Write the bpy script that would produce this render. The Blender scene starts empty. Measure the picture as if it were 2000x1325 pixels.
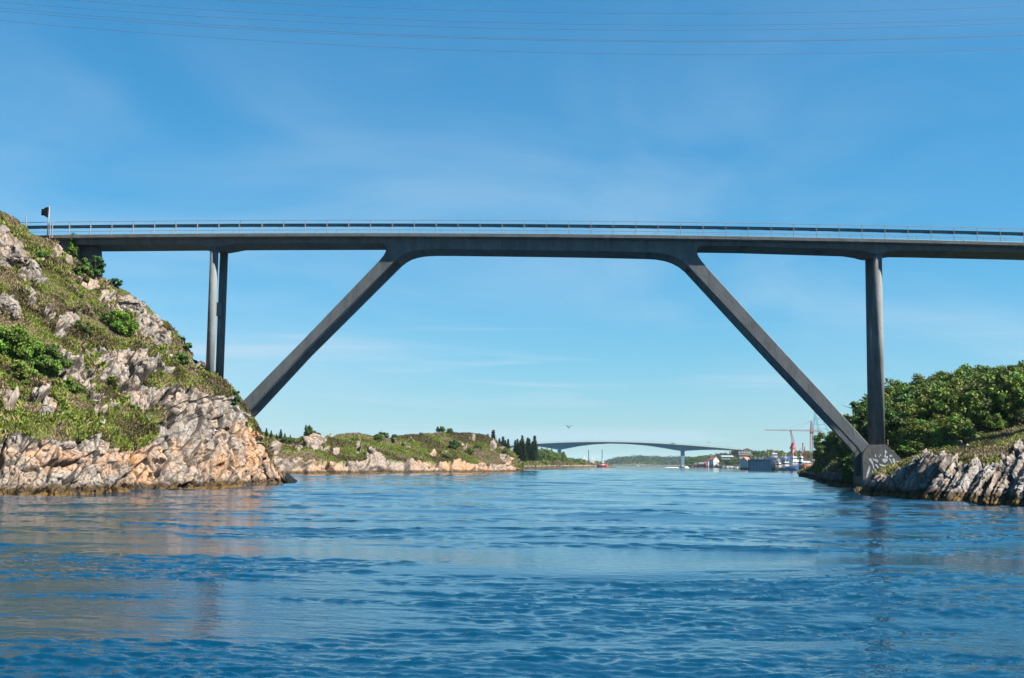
import bpy, bmesh, math, random
import numpy as np
from mathutils import Vector, Matrix
PI = math.pi
rnd = random.Random(7)
sc = bpy.context.scene
C = sc.collection

# ------------------------------------------------------------------ camera
F, CX, CY = 2400.0, 1000.0, 662.5            # focal length and centre in photo pixels
PITCH = math.atan((904 - 662.5) / F)
ROLL = math.radians(0.75)
CAMH = 2.23
cam_d = bpy.data.cameras.new('camera')
cam_d.sensor_width = 36; cam_d.lens = 36 * F / 2000.0
cam_d.clip_start = 0.5; cam_d.clip_end = 30000
cam = bpy.data.objects.new('camera', cam_d); C.objects.link(cam)
CR = Matrix.Rotation(PI / 2 + PITCH, 3, 'X') @ Matrix.Rotation(ROLL, 3, 'Z')
cam.matrix_world = Matrix.Translation((0, 0, CAMH)) @ CR.to_4x4()
sc.camera = cam
CO = Vector((0, 0, CAMH))

# ------------------------------------------------------------------ sky and sun
SUN_AZ = math.radians(106.0)      # clockwise from +Y (the view direction)
SUN_EL = math.radians(44.0)
w = bpy.data.worlds.new('World'); sc.world = w; w.use_nodes = True
nt = w.node_tree; N = nt.nodes; L = nt.links
bg = N['Background']
sky = N.new('ShaderNodeTexSky'); sky.sky_type = 'NISHITA'; sky.sun_disc = False
sky.sun_elevation = SUN_EL; sky.sun_rotation = SUN_AZ
sky.air_density = 1.0; sky.dust_density = 0.25; sky.ozone_density = 1.0
def wmath(op, a, b_=None):
    x = N.new('ShaderNodeMath'); x.operation = op
    for i, v in enumerate((a, b_)):
        if v is None: continue
        if isinstance(v, (int, float)): x.inputs[i].default_value = v
        else: L.new(v, x.inputs[i])
    return x.outputs[0]
sc3 = N.new('ShaderNodeSeparateColor'); L.new(sky.outputs[0], sc3.inputs[0]); cc3 = N.new('ShaderNodeCombineColor')
for i, (gm, mul) in enumerate(((1.45, .158), (.88, .745), (.78, 1.19))):     # per-channel grade that tints and dims the sky light
    L.new(wmath('MULTIPLY', wmath('POWER', sc3.outputs[i], gm), mul), cc3.inputs[i])
tc = N.new('ShaderNodeTexCoord'); sep = N.new('ShaderNodeSeparateXYZ'); L.new(tc.outputs['Generated'], sep.inputs[0])
def cloud(scale, sz, lo, hi, rot, det=6, dist=.6):
    mp = N.new('ShaderNodeMapping'); mp.inputs['Scale'].default_value = (1, 1, sz); mp.inputs['Rotation'].default_value = rot; L.new(tc.outputs['Generated'], mp.inputs[0])
    n1 = N.new('ShaderNodeTexNoise'); n1.inputs['Scale'].default_value = scale; n1.inputs['Detail'].default_value = det; n1.inputs['Roughness'].default_value = 0.52; n1.inputs['Distortion'].default_value = dist
    L.new(mp.outputs[0], n1.inputs[0])
    r_ = N.new('ShaderNodeMapRange'); r_.interpolation_type = 'SMOOTHSTEP'; r_.inputs[1].default_value = lo; r_.inputs[2].default_value = hi; L.new(n1.outputs[0], r_.inputs[0]); return r_.outputs[0]
def zband(z0, z1, a, b_):
    r_ = N.new('ShaderNodeMapRange'); r_.interpolation_type = 'SMOOTHSTEP'; r_.inputs[1].default_value = z0; r_.inputs[2].default_value = z1; r_.inputs[3].default_value = a; r_.inputs[4].default_value = b_; L.new(sep.outputs[2], r_.inputs[0]); return r_.outputs[0]
veil = wmath('MULTIPLY', cloud(2.6, 3.0, .38, .72, (.05, .12, 0)), zband(.12, .36, .42, .10))
stre = wmath('MULTIPLY', wmath('MULTIPLY', cloud(3.0, 22.0, .50, .74, (.0, .06, 0), 7, .8), zband(.05, .15, .60, .0)), zband(.0, .02, .6, 1))
fm = wmath('ADD', veil, stre)
cm = N.new('ShaderNodeMix'); cm.data_type = 'RGBA'; L.new(fm, cm.inputs[0])
L.new(cc3.outputs[0], cm.inputs[6]); cm.inputs[7].default_value = (3.2, 4.25, 5.1, 1)
L.new(cm.outputs[2], bg.inputs[0]); bg.inputs[1].default_value = 0.05
sd = bpy.data.lights.new('sun', 'SUN'); sd.energy = 5.0; sd.angle = math.radians(0.53); sd.color = (1.0, 0.93, 0.82)
sun = bpy.data.objects.new('sun', sd); C.objects.link(sun)
SDIR = Vector((math.cos(SUN_EL) * math.sin(SUN_AZ), math.cos(SUN_EL) * math.cos(SUN_AZ), math.sin(SUN_EL)))
sun.rotation_euler = SDIR.to_track_quat('Z', 'Y').to_euler(); sun.location = (60, -20, 80)
sc.view_settings.view_transform = 'Standard'; sc.view_settings.look = 'None'
sc.view_settings.exposure = 1.80; sc.view_settings.gamma = 1.0
sc.cycles.max_bounces = 6; sc.cycles.diffuse_bounces = 2; sc.cycles.glossy_bounces = 3
sc.cycles.transmission_bounces = 2; sc.cycles.transparent_max_bounces = 4
sc.cycles.caustics_reflective = False; sc.cycles.caustics_refractive = False
sc.cycles.sample_clamp_indirect = 6.0

# ------------------------------------------------------------------ helpers
def ray(px, py): return (CR @ Vector(((px - CX) / F, -(py - CY) / F, -1.0)))
def at(px, py, Y):
    d = ray(px, py); return CO + d * (Y / d.y)
def water_pt(px, py):
    d = ray(px, py); return CO + d * (-CAMH / d.z)

def meta(o, label=None, cat=None, group=None, kind=None):
    if label: o['label'] = label
    if cat: o['category'] = cat
    if group: o['group'] = group
    if kind: o['kind'] = kind
    return o
def empty(name, loc=(0, 0, 0), rz=0.0):
    o = bpy.data.objects.new(name, None); C.objects.link(o); o.location = loc; o.rotation_euler = (0, 0, rz)
    o.empty_display_size = 0.5
    return o
def link(name, me, m=None, parent=None, smooth=False):
    if m is not None and not me.materials: me.materials.append(m)
    if smooth: me.polygons.foreach_set('use_smooth', [True] * len(me.polygons))
    o = bpy.data.objects.new(name, me); C.objects.link(o)
    if parent is not None: o.parent = parent
    return o
class MB:
    """collects boxes, bars, tubes and prisms of ONE object"""
    def __init__(s): s.v = []; s.f = []
    def add(s, vs, fs):
        b = len(s.v); s.v += [tuple(v) for v in vs]; s.f += [tuple(b + i for i in f) for f in fs]; return s
    def box(s, x0, x1, y0, y1, z0, z1):
        return s.add([(x0,y0,z0),(x1,y0,z0),(x1,y1,z0),(x0,y1,z0),(x0,y0,z1),(x1,y0,z1),(x1,y1,z1),(x0,y1,z1)],
                     [(3,2,1,0),(4,5,6,7),(0,1,5,4),(1,2,6,5),(2,3,7,6),(3,0,4,7)])
    def tube(s, a, b, r0, r1=None, n=8, cap=True):
        a = Vector(a); b = Vector(b); r1 = r0 if r1 is None else r1
        d = (b - a).normalized(); u = d.orthogonal().normalized(); v = d.cross(u)
        vs = []
        for p, r in ((a, r0), (b, r1)):
            for i in range(n):
                t = 2 * PI * i / n; vs.append(p + (u * math.cos(t) + v * math.sin(t)) * r)
        fs = [(i, (i + 1) % n, n + (i + 1) % n, n + i) for i in range(n)]
        if cap: fs += [tuple(range(n - 1, -1, -1)), tuple(range(n, 2 * n))]
        return s.add(vs, fs)
    def prism(s, near, far):
        """near, far: matching closed outlines"""
        n = len(near)
        return s.add(list(near) + list(far), [tuple(range(n - 1, -1, -1)), tuple(range(n, 2 * n))] +
                     [(i, (i + 1) % n, n + (i + 1) % n, n + i) for i in range(n)])
    def loft(s, rings, cap=True):
        n = len(rings[0]); vs = [p for r in rings for p in r]; fs = []
        for k in range(len(rings) - 1):
            for i in range(n):
                j = (i + 1) % n; fs.append((k*n+i, k*n+j, (k+1)*n+j, (k+1)*n+i))
        if cap: fs += [tuple(range(n - 1, -1, -1)), tuple(range((len(rings)-1)*n, len(rings)*n))]
        return s.add(vs, fs)
    def build(s, name, m=None, parent=None, smooth=False, fix=True, bevel=0):
        me = bpy.data.meshes.new(name); me.from_pydata(s.v, [], s.f)
        if fix:
            bm = bmesh.new(); bm.from_mesh(me)
            bmesh.ops.recalc_face_normals(bm, faces=bm.faces)
            if bevel: bmesh.ops.bevel(bm, geom=[e for e in bm.edges if len(e.link_faces) == 2 and e.calc_face_angle(0) > 0.6], offset=bevel, segments=1, affect='EDGES')
            bm.to_mesh(me); bm.free()
        me.update()
        return link(name, me, m, parent, smooth)
def children(o): return [c for c in bpy.data.objects if c.parent == o]
def copy_tree(o, kids, parent=None):
    c = o.copy(); C.objects.link(c)
    if parent is not None: c.parent = parent
    for k in kids.get(o.name, []): copy_tree(k, kids, c)
    return c

# ---- numpy noise
def _h(ix, iy, iz, seed):
    h = (ix.astype(np.int64) * 73856093) ^ (iy.astype(np.int64) * 19349663) ^ (iz.astype(np.int64) * 83492791) ^ (seed * 2654435761 & 0x7fffffff)
    h = h & 0xffffffff
    h = ((h ^ (h >> 16)) * 0x45d9f3b) & 0xffffffff
    h = ((h ^ (h >> 16)) * 0x45d9f3b) & 0xffffffff
    h = h ^ (h >> 16)
    return (h & 0xffffff) / float(0x1000000)
def vnoise(P, seed=0):
    i = np.floor(P); f = P - i; f = f * f * (3 - 2 * f)
    ix, iy, iz = i[:, 0], i[:, 1], i[:, 2]; r = 0
    for dx in (0, 1):
        for dy in (0, 1):
            for dz in (0, 1):
                wgt = (f[:, 0] if dx else 1 - f[:, 0]) * (f[:, 1] if dy else 1 - f[:, 1]) * (f[:, 2] if dz else 1 - f[:, 2])
                r = r + wgt * _h(ix + dx, iy + dy, iz + dz, seed)
    return r * 2 - 1
def fbm(P, sc_, oct_=4, seed=0, rough=0.5):
    r = 0; a = 1; t = 0
    for k in range(oct_):
        r = r + a * vnoise(P * sc_ + 17.3 * k, seed + k); t += a; a *= rough; sc_ *= 2.03
    return r / t
def facet(P, M, seed, tilt=1.7):
    """blocky rock: every cell of a stretched Worley pattern is its own tilted plane. Returns height and distance to the crack."""
    q = P @ M; c = np.floor(q); n = len(q)
    d1 = np.full(n, 9.0); d2 = np.full(n, 9.0); h = np.zeros(n)
    for dx in (-1, 0, 1):
        for dy in (-1, 0, 1):
            for dz in (-1, 0, 1):
                ix, iy, iz = c[:, 0] + dx, c[:, 1] + dy, c[:, 2] + dz
                fx = ix + _h(ix, iy, iz, seed); fy = iy + _h(ix, iy, iz, seed + 1); fz = iz + _h(ix, iy, iz, seed + 2)
                ex, ey, ez = q[:, 0] - fx, q[:, 1] - fy, q[:, 2] - fz
                d = np.sqrt(ex * ex + ey * ey + ez * ez)
                hh = .62 * (_h(ix, iy, iz, seed + 3) - 0.5) + tilt * ((_h(ix, iy, iz, seed + 4) - .5) * ex + (_h(ix, iy, iz, seed + 5) - .5) * ey + (_h(ix, iy, iz, seed + 6) - .5) * ez)
                near = d < d1
                d2 = np.where(near, d1, np.minimum(d2, d)); h = np.where(near, hh, h); d1 = np.where(near, d, d1)
    return h, d2 - d1
def strata(sx, along, sz, lean_deg, yaw_deg=0):
    """matrix taking world to cell space: cells 'sx' wide, 'along' long up a direction leaning to +X, 'sz' deep"""
    l = math.radians(lean_deg); yw = math.radians(yaw_deg)
    up = np.array([math.sin(l) * math.cos(yw), math.sin(l) * math.sin(yw), math.cos(l)])
    rt = np.array([math.cos(l) * math.cos(yw), math.cos(l) * math.sin(yw), -math.sin(l)])
    fw = np.cross(up, rt)
    return np.stack([rt / sx, up / along, fw / sz], axis=1)

# ---- materials
def mat(name, col=(.5, .5, .5), rough=0.6, metal=0.0, vary=0.0, vscale=3.0, bump=0.0, bscale=20.0, col2=None, stretch=None, spec=None):
    m = bpy.data.materials.new(name); m.use_nodes = True; t = m.node_tree; n = t.nodes; l = t.links
    b = n['Principled BSDF']; b.inputs['Roughness'].default_value = rough; b.inputs['Metallic'].default_value = metal
    b.inputs['Base Color'].default_value = (*col, 1)
    if spec is not None: b.inputs['Specular IOR Level'].default_value = spec
    g = n.new('ShaderNodeNewGeometry'); src = g.outputs['Position']
    if stretch:
        k = n.new('ShaderNodeMapping'); k.inputs['Scale'].default_value = stretch; l.new(src, k.inputs[0]); src = k.outputs[0]
    if vary or col2:
        x = n.new('ShaderNodeTexNoise'); x.inputs['Scale'].default_value = vscale; x.inputs['Detail'].default_value = 5; x.inputs['Roughness'].default_value = .62
        l.new(src, x.inputs[0])
        r = n.new('ShaderNodeValToRGB'); r.color_ramp.elements[0].position = .32; r.color_ramp.elements[1].position = .68
        c2 = col2 or tuple(min(1, c * (1 + vary)) for c in col); c1 = col if col2 else tuple(c * (1 - vary) for c in col)
        r.color_ramp.elements[0].color = (*c1, 1); r.color_ramp.elements[1].color = (*c2, 1)
        l.new(x.outputs[0], r.inputs[0]); l.new(r.outputs[0], b.inputs['Base Color'])
    if bump:
        y = n.new('ShaderNodeTexNoise'); y.inputs['Scale'].default_value = bscale; y.inputs['Detail'].default_value = 4
        l.new(src, y.inputs[0]); q = n.new('ShaderNodeBump'); q.inputs['Strength'].default_value = bump; q.inputs['Distance'].default_value = 0.05
        l.new(y.outputs[0], q.inputs['Height']); l.new(q.outputs[0], b.inputs['Normal'])
    return m
def attr_mat(name, attr='Col', rough=0.75, trans=0.0):
    m = bpy.data.materials.new(name); m.use_nodes = True; t = m.node_tree; n = t.nodes; l = t.links
    b = n['Principled BSDF']; b.inputs['Roughness'].default_value = rough; b.inputs['Specular IOR Level'].default_value = 0.25
    a = n.new('ShaderNodeAttribute'); a.attribute_name = attr
    l.new(a.outputs['Color'], b.inputs['Base Color'])
    if trans:
        tr = n.new('ShaderNodeBsdfTranslucent'); l.new(a.outputs['Color'], tr.inputs[0])
        mx = n.new('ShaderNodeMixShader'); mx.inputs[0].default_value = trans
        l.new(b.outputs[0], mx.inputs[1]); l.new(tr.outputs[0], mx.inputs[2]); l.new(mx.outputs[0], n['Material Output'].inputs[0])
    return m
def rock_mat(name, c_lo=(.10, .09, .085), c_mid=(.30, .275, .25), c_hi=(.52, .48, .44), wet=0.55, lean=20.0):
    m = bpy.data.materials.new(name); m.use_nodes = True; t = m.node_tree; n = t.nodes; l = t.links
    b = n['Principled BSDF']; b.inputs['Roughness'].default_value = .85; b.inputs['Specular IOR Level'].default_value = 0.2
    g = n.new('ShaderNodeNewGeometry')
    mpn = n.new('ShaderNodeMapping'); mpn.inputs['Rotation'].default_value = (0, math.radians(-lean), 0); mpn.inputs['Scale'].default_value = (1.0, 1.0, 0.35)
    l.new(g.outputs['Position'], mpn.inputs[0])
    def noise(scale, det=6, ro=.62, src=mpn.outputs[0]):
        x = n.new('ShaderNodeTexNoise'); x.inputs['Scale'].default_value = scale; x.inputs['Detail'].default_value = det; x.inputs['Roughness'].default_value = ro
        l.new(src, x.inputs[0]); return x
    def ramp(src, stops):
        r = n.new('ShaderNodeValToRGB'); e = r.color_ramp.elements
        e[0].position, e[0].color = stops[0][0], (*stops[0][1], 1); e[1].position, e[1].color = stops[-1][0], (*stops[-1][1], 1)
        for p_, c_ in stops[1:-1]:
            q = e.new(p_); q.color = (*c_, 1)
        l.new(src, r.inputs[0]); return r
    def mix(f, a, b_, mode='MIX'):
        x = n.new('ShaderNodeMix'); x.data_type = 'RGBA'; x.blend_type = mode
        if isinstance(f, float): x.inputs[0].default_value = f
        else: l.new(f, x.inputs[0])
        l.new(a, x.inputs[6])
        if isinstance(b_, tuple): x.inputs[7].default_value = (*b_, 1)
        else: l.new(b_, x.inputs[7])
        return x.outputs[2]
    base = ramp(noise(1.6).outputs[0], [(.30, c_lo), (.46, c_mid), (.66, c_hi)])
    pink = ramp(noise(0.35, 4, .6, g.outputs['Position']).outputs[0], [(.46, (0, 0, 0)), (.62, (.7, .7, .7))])
    c = mix(pink.outputs[0], base.outputs[0], (.22, .16, .12))
    ao = n.new('ShaderNodeAttribute'); ao.attribute_name = 'orange'
    on = ramp(noise(.9, 5).outputs[0], [(.40, (.3, .3, .3)), (.58, (1, 1, 1))])
    mm = n.new('ShaderNodeMath'); mm.operation = 'MULTIPLY'; l.new(ao.outputs['Fac'], mm.inputs[0]); l.new(on.outputs[0], mm.inputs[1])
    c = mix(mm.outputs[0], c, (.34, .16, .05))
    vo = n.new('ShaderNodeTexVoronoi'); vo.feature = 'DISTANCE_TO_EDGE'; vo.inputs['Scale'].default_value = 1.5
    wv = n.new('ShaderNodeMix'); wv.data_type = 'VECTOR'; wv.inputs[0].default_value = .16; l.new(mpn.outputs[0], wv.inputs[4]); l.new(noise(2.2, 4).outputs['Color'], wv.inputs[5]); l.new(wv.outputs[1], vo.inputs['Vector'])
    se = ramp(vo.outputs['Distance'], [(.0, (1, 1, 1)), (.035, (.35, .35, .35)), (.075, (0, 0, 0))])
    sn = ramp(noise(3.0, 8, .8).outputs[0], [(.30, (.85, .85, .85)), (.43, (0, 0, 0))])
    sx = n.new('ShaderNodeMath'); sx.operation = 'MAXIMUM'; l.new(se.outputs[0], sx.inputs[0]); l.new(sn.outputs[0], sx.inputs[1])
    c = mix(sx.outputs[0], c, (.045, .038, .034))
    ac = n.new('ShaderNodeAttribute'); ac.attribute_name = 'crack'
    c = mix(ac.outputs['Fac'], c, (.05, .042, .036))
    sp = n.new('ShaderNodeSeparateXYZ'); l.new(g.outputs['Position'], sp.inputs[0])
    wn = noise(1.3, 3, .6, g.outputs['Position'])
    ad = n.new('ShaderNodeMath'); ad.operation = 'MULTIPLY_ADD'; ad.inputs[1].default_value = -0.9; l.new(wn.outputs[0], ad.inputs[0]); l.new(sp.outputs[2], ad.inputs[2])
    mr = n.new('ShaderNodeMapRange'); mr.inputs[1].default_value = wet - .62; mr.inputs[2].default_value = wet - .30; mr.inputs[3].default_value = 1; mr.inputs[4].default_value = 0
    l.new(ad.outputs[0], mr.inputs[0])
    wc = ramp(noise(3.0, 4).outputs[0], [(.4, (.012, .010, .007)), (.64, (.07, .042, .014))])
    c = mix(mr.outputs[0], c, wc.outputs[0])
    m2 = n.new('ShaderNodeMapRange'); m2.inputs[1].default_value = wet - .98; m2.inputs[2].default_value = wet - .88; m2.inputs[3].default_value = .9; m2.inputs[4].default_value = 0; l.new(ad.outputs[0], m2.inputs[0])
    c = mix(m2.outputs[0], c, (.085, .050, .012))
    av = n.new('ShaderNodeAttribute'); av.attribute_name = 'veg'
    vc = ramp(noise(1.1, 6, .7, g.outputs['Position']).outputs[0], [(.30, (.04, .033, .014)), (.42, (.06, .066, .017)), (.52, (.052, .064, .016)), (.62, (.078, .078, .026)), (.72, (.095, .075, .048))])
    vn = noise(5.0, 4, .7, g.outputs['Position'])
    va = n.new('ShaderNodeMath'); va.operation = 'MULTIPLY_ADD'; va.inputs[1].default_value = .5; l.new(vn.outputs[0], va.inputs[0]); l.new(av.outputs['Fac'], va.inputs[2])
    vr = n.new('ShaderNodeMapRange'); vr.inputs[1].default_value = .68; vr.inputs[2].default_value = .80; l.new(va.outputs[0], vr.inputs[0])
    c = mix(vr.outputs[0], c, vc.outputs[0])
    l.new(c, b.inputs['Base Color'])
    b1 = noise(6.0, 8, .7); q = n.new('ShaderNodeBump'); q.inputs['Strength'].default_value = .8; q.inputs['Distance'].default_value = .07
    l.new(b1.outputs[0], q.inputs['Height']); l.new(q.outputs[0], b.inputs['Normal'])
    return m
ROCK_L = rock_mat('rock_left', lean=15, c_lo=(.060, .053, .047), c_mid=(.125, .112, .100), c_hi=(.215, .198, .180))
ROCK_R = rock_mat('rock_right', lean=25, c_lo=(.05, .046, .043), c_mid=(.135, .127, .119), c_hi=(.25, .238, .225), wet=.75)
ROCK_I = rock_mat('rock_island', lean=15, c_lo=(.07, .06, .053), c_mid=(.145, .122, .105), c_hi=(.23, .19, .165), wet=.6)
LEAF = attr_mat('leaf', trans=0.22)
TUFT = attr_mat('tuft', trans=0.15)
BARK = mat('bark', (.10, .08, .06), .9, vary=.4, vscale=8)

# ------------------------------------------------------------------ water
def make_water():
    m = bpy.data.materials.new('sea_water'); m.use_nodes = True; t = m.node_tree; n = t.nodes; l = t.links
    b = n['Principled BSDF']
    b.inputs['Base Color'].default_value = (.0001, .024, .054, 1); b.inputs['Roughness'].default_value = .05; b.inputs['IOR'].default_value = 1.28
    g = n.new('ShaderNodeNewGeometry')
    def noise(scale, sx, sy, det, ro, dist=0.0, rot=0.0):
        k = n.new('ShaderNodeMapping'); k.inputs['Scale'].default_value = (sx, sy, 1); k.inputs['Rotation'].default_value = (0, 0, rot); l.new(g.outputs['Position'], k.inputs[0])
        x = n.new('ShaderNodeTexNoise'); x.inputs['Scale'].default_value = scale; x.inputs['Detail'].default_value = det; x.inputs['Roughness'].default_value = ro
        x.inputs['Distortion'].default_value = dist; l.new(k.outputs[0], x.inputs[0]); return x.outputs[0]
    def ma(op, a, b_):
        x = n.new('ShaderNodeMath'); x.operation = op
        for i, v in enumerate((a, b_)):
            if isinstance(v, (int, float)): x.inputs[i].default_value = v
            else: l.new(v, x.inputs[i])
        return x.outputs[0]
    hgt = ma('ADD', ma('MULTIPLY', noise(5.0, .8, 1.1, 3, .6, .4), .035), ma('MULTIPLY', noise(14.0, .8, 1.2, 2, .6, .2), .010))
    q = n.new('ShaderNodeBump'); q.inputs['Strength'].default_value = .5; q.inputs['Distance'].default_value = 0.5
    l.new(hgt, q.inputs['Height']); l.new(q.outputs[0], b.inputs['Normal'])
    th = np.concatenate([np.linspace(-30, 30, 760), np.linspace(30, 330, 62)[1:-1]]); th = np.radians(th); th = np.concatenate([th, [th[0] + 2 * PI]])
    R = [3.0]
    while R[-1] < 9000: R.append(R[-1] * (1.0042 if R[-1] < 400 else 1.03 if R[-1] < 800 else 1.15))
    R = np.array(R); X = R[:, None] * np.sin(th)[None, :]; Y = R[:, None] * np.cos(th)[None, :]; P = np.stack([X, Y, np.zeros_like(X)], 2).reshape(-1, 3); D = np.repeat(R, len(th))
    near = D < 500; Q = P[near]; Dn = D[near]
    A = np.array([1.0, 1.0, 1]); wp = Q + 2.2 * np.stack([fbm(Q, .11, 2, 900), fbm(Q, .11, 2, 901), 0 * Q[:, 0]], 1)
    cw_ = np.stack([wp[:, 0] * .34 + wp[:, 1] * .08, wp[:, 1] * 1.3 - wp[:, 0] * .13, 0 * wp[:, 0]], 1); calm = fbm(cw_, .42, 5, 955, .64); calm = .10 + .90 * smooth01(calm, -.05, .16)
    h = np.zeros(len(Q))
    for L_, amp, ax, rot, cw in ((9.0, .055, .5, .12, 0), (3.6, .030, .42, -.1, .6), (1.7, .018, .42, .12, .85), (.85, .0155, .42, -.08, 1), (.42, .0190, .40, .1, 1), (.22, .0200, .45, 0, 1), (.12, .0105, .7, .1, 1)):
        c_, s_ = math.cos(rot), math.sin(rot); q_ = np.stack([(wp[:, 0] * c_ - wp[:, 1] * s_) * ax, wp[:, 0] * s_ + wp[:, 1] * c_, Q[:, 2] + L_ * 7], 1)
        fade = np.clip((L_ / .0042 / 1.2 - Dn) / (L_ / .0042 / 1.2) * 2.0, 0, 1)
        v = vnoise(q_ * 2 / L_, int(L_ * 100)); h += amp * v * fade * (1 + 1.2 * np.clip((Dn - 14) / 50, 0, 1)) * (1 - cw + cw * np.clip(calm + np.clip((Dn - 50) / 200, 0, .25), 0, 1))
    P[near, 2] = h * np.clip((500 - Dn) / 120, 0, 1)
    K = len(th); me = grid_mesh('water', P.reshape(len(R), K, 3)[:, ::-1].copy(), m, {})
    me.polygons.foreach_set('use_smooth', [True] * len(me.polygons)); meta(link('water', me), kind='structure')

# ------------------------------------------------------------------ terrain sheets
def grid_mesh(name, V, m, attrs):
    R, K, _ = V.shape
    me = bpy.data.meshes.new(name)
    me.vertices.add(R * K); me.vertices.foreach_set('co', V.reshape(-1).astype(np.float32))
    a = (np.arange(R - 1)[:, None] * K + np.arange(K - 1)[None, :]).reshape(-1)
    q = np.stack([a, a + 1, a + K + 1, a + K], 1)
    me.loops.add(q.size); me.loops.foreach_set('vertex_index', q.reshape(-1).astype(np.int32))
    me.polygons.add(len(q)); me.polygons.foreach_set('loop_start', (np.arange(len(q)) * 4).astype(np.int32))
    me.update(calc_edges=True)
    for k, v in attrs.items():
        at_ = me.attributes.new(k, 'FLOAT', 'POINT'); at_.data.foreach_set('value', v.reshape(-1).astype(np.float32))
    me.materials.append(m)
    return me
def loft_land(xs, guides, rows):
    """guides: list of (list of (x, Point)) curves; rows: number of rows between successive guides. Returns V[R,K,3], G[R] guide coordinate"""
    K = len(xs); curves = []
    for g in guides:
        gx = [p[0] for p in g]; P = np.array([list(p[1]) for p in g])
        curves.append(np.stack([np.interp(xs, gx, P[:, k]) for k in range(3)], 1))
    out = []; gc = []
    for i in range(len(curves) - 1):
        n = rows[i]
        for k in range(n):
            f = k / n; out.append(curves[i] * (1 - f) + curves[i + 1] * f); gc.append(i + f)
    out.append(curves[-1]); gc.append(len(curves) - 1.0)
    return np.array(out), np.array(gc)
def normals(V):
    du = np.gradient(V, axis=1); dv = np.gradient(V, axis=0)
    n = np.cross(du, dv); n /= np.linalg.norm(n, axis=2, keepdims=True) + 1e-9
    return n
def project(V):
    """photo pixels of points, used only to place patches of plants and rock when the land is authored"""
    Rm = np.array(CR); d = (V - np.array([0, 0, CAMH])) @ Rm
    return CX + F * d[..., 0] / -d[..., 2], CY - F * d[..., 1] / -d[..., 2]
def ell(px, py, lst, soft=.35):
    m = np.zeros_like(px)
    for cx, cy, rx, ry in lst:
        d = np.sqrt(((px - cx) / rx) ** 2 + ((py - cy) / ry) ** 2)
        m = np.maximum(m, np.clip((1 + soft - d) / (2 * soft), 0, 1))
    return m
def smooth01(x, a, b): t = np.clip((x - a) / (b - a), 0, 1); return t * t * (3 - 2 * t)
def off(g, dx, dy, z=None, dz=0.0):
    return [(x, Vector((p.x + dx, p.y + dy, p.z + dz if z is None else z))) for x, p in g]

def tufts(name, P, Nn, size, cols, m, blades=7, seed=1, spread=.9, width=.16):
    """one mesh of grass and heather tufts on points P"""
    r = np.random.RandomState(seed); n = len(P)
    if n == 0: return None
    d = r.normal(size=(n, blades, 3)) * spread; d[:, :, 2] = np.abs(d[:, :, 2]) * .6 + .75
    d += Nn[:, None, :] * .5; d /= np.linalg.norm(d, axis=2, keepdims=True)
    ln = size[:, None] * r.uniform(.5, 1.15, (n, blades)); tip = P[:, None, :] + d * ln[:, :, None]
    side = np.cross(d, r.normal(size=(n, blades, 3))); side /= np.linalg.norm(side, axis=2, keepdims=True) + 1e-9
    side = side * (ln * width)[:, :, None]
    b = P[:, None, :] + d * (ln * -.1)[:, :, None] + r.normal(size=(n, blades, 3)) * size[:, None, None] * .25
    V = np.stack([b - side, b + side, tip + side * .35, tip - side * .35], 2).reshape(-1, 3)
    q = np.arange(len(V)).astype(np.int32)
    me = bpy.data.meshes.new(name); me.vertices.add(len(V)); me.vertices.foreach_set('co', V.reshape(-1).astype(np.float32))
    me.loops.add(len(V)); me.loops.foreach_set('vertex_index', q); me.polygons.add(len(V) // 4)
    me.polygons.foreach_set('loop_start', (np.arange(len(V) // 4) * 4).astype(np.int32)); me.update(calc_edges=True)
    c = np.repeat(cols, blades, 0) * r.uniform(.75, 1.25, (n * blades, 1)); c = np.repeat(c, 4, 0)
    ca = me.color_attributes.new('Col', 'FLOAT_COLOR', 'POINT'); ca.data.foreach_set('color', np.concatenate([c * .60, np.ones((len(c), 1))], 1).reshape(-1).astype(np.float32))
    return link(name, me, m)
def veg_colors(P, seed, sc_=.35, bright=1.0, green=0.0, hth=.46):
    pal = np.array([[.10, .085, .035], [.16, .155, .040], [.17, .205, .030], [.115, .20, .024], [.24, .255, .050], [.24, .19, .11]])
    r = np.random.RandomState(seed)
    v = fbm(P, sc_, 3, seed) * 2.6 + .5 + r.normal(0, .16, len(P)) + green
    k = np.clip((v * 5), 0, 4.999); i = k.astype(int); f = (k - i)[:, None]
    c = pal[i] * (1 - f) + pal[np.minimum(i + 1, 5)] * f
    hb = (fbm(P, sc_ * 1.7, 2, seed + 9) > hth)[:, None]
    return np.where(hb, pal[5] * .9, c) * bright

def pick(V, W, n, seed, Nn):
    """n random points of a sheet weighted by W; positions jittered inside the cell"""
    r = np.random.RandomState(seed)
    A = np.linalg.norm(np.cross(V[1:, :-1] - V[:-1, :-1], V[:-1, 1:] - V[:-1, :-1]), axis=2) * W[:-1, :-1]
    p = A.reshape(-1); p = p / p.sum(); k = r.choice(len(p), n, p=p); K = A.shape[1]; i, j = k // K, k % K
    a, b = r.rand(n, 1), r.rand(n, 1)
    P = V[i, j] * (1 - a) * (1 - b) + V[i + 1, j] * a * (1 - b) + V[i, j + 1] * (1 - a) * b + V[i + 1, j + 1] * a * b
    return P, Nn[i, j]

make_water()
seabed = MB().box(-9000, 9000, -300, 9000, -14, -12).build('seabed', mat('seabed', (.02, .03, .03), .9)); meta(seabed, kind='structure')

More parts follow.
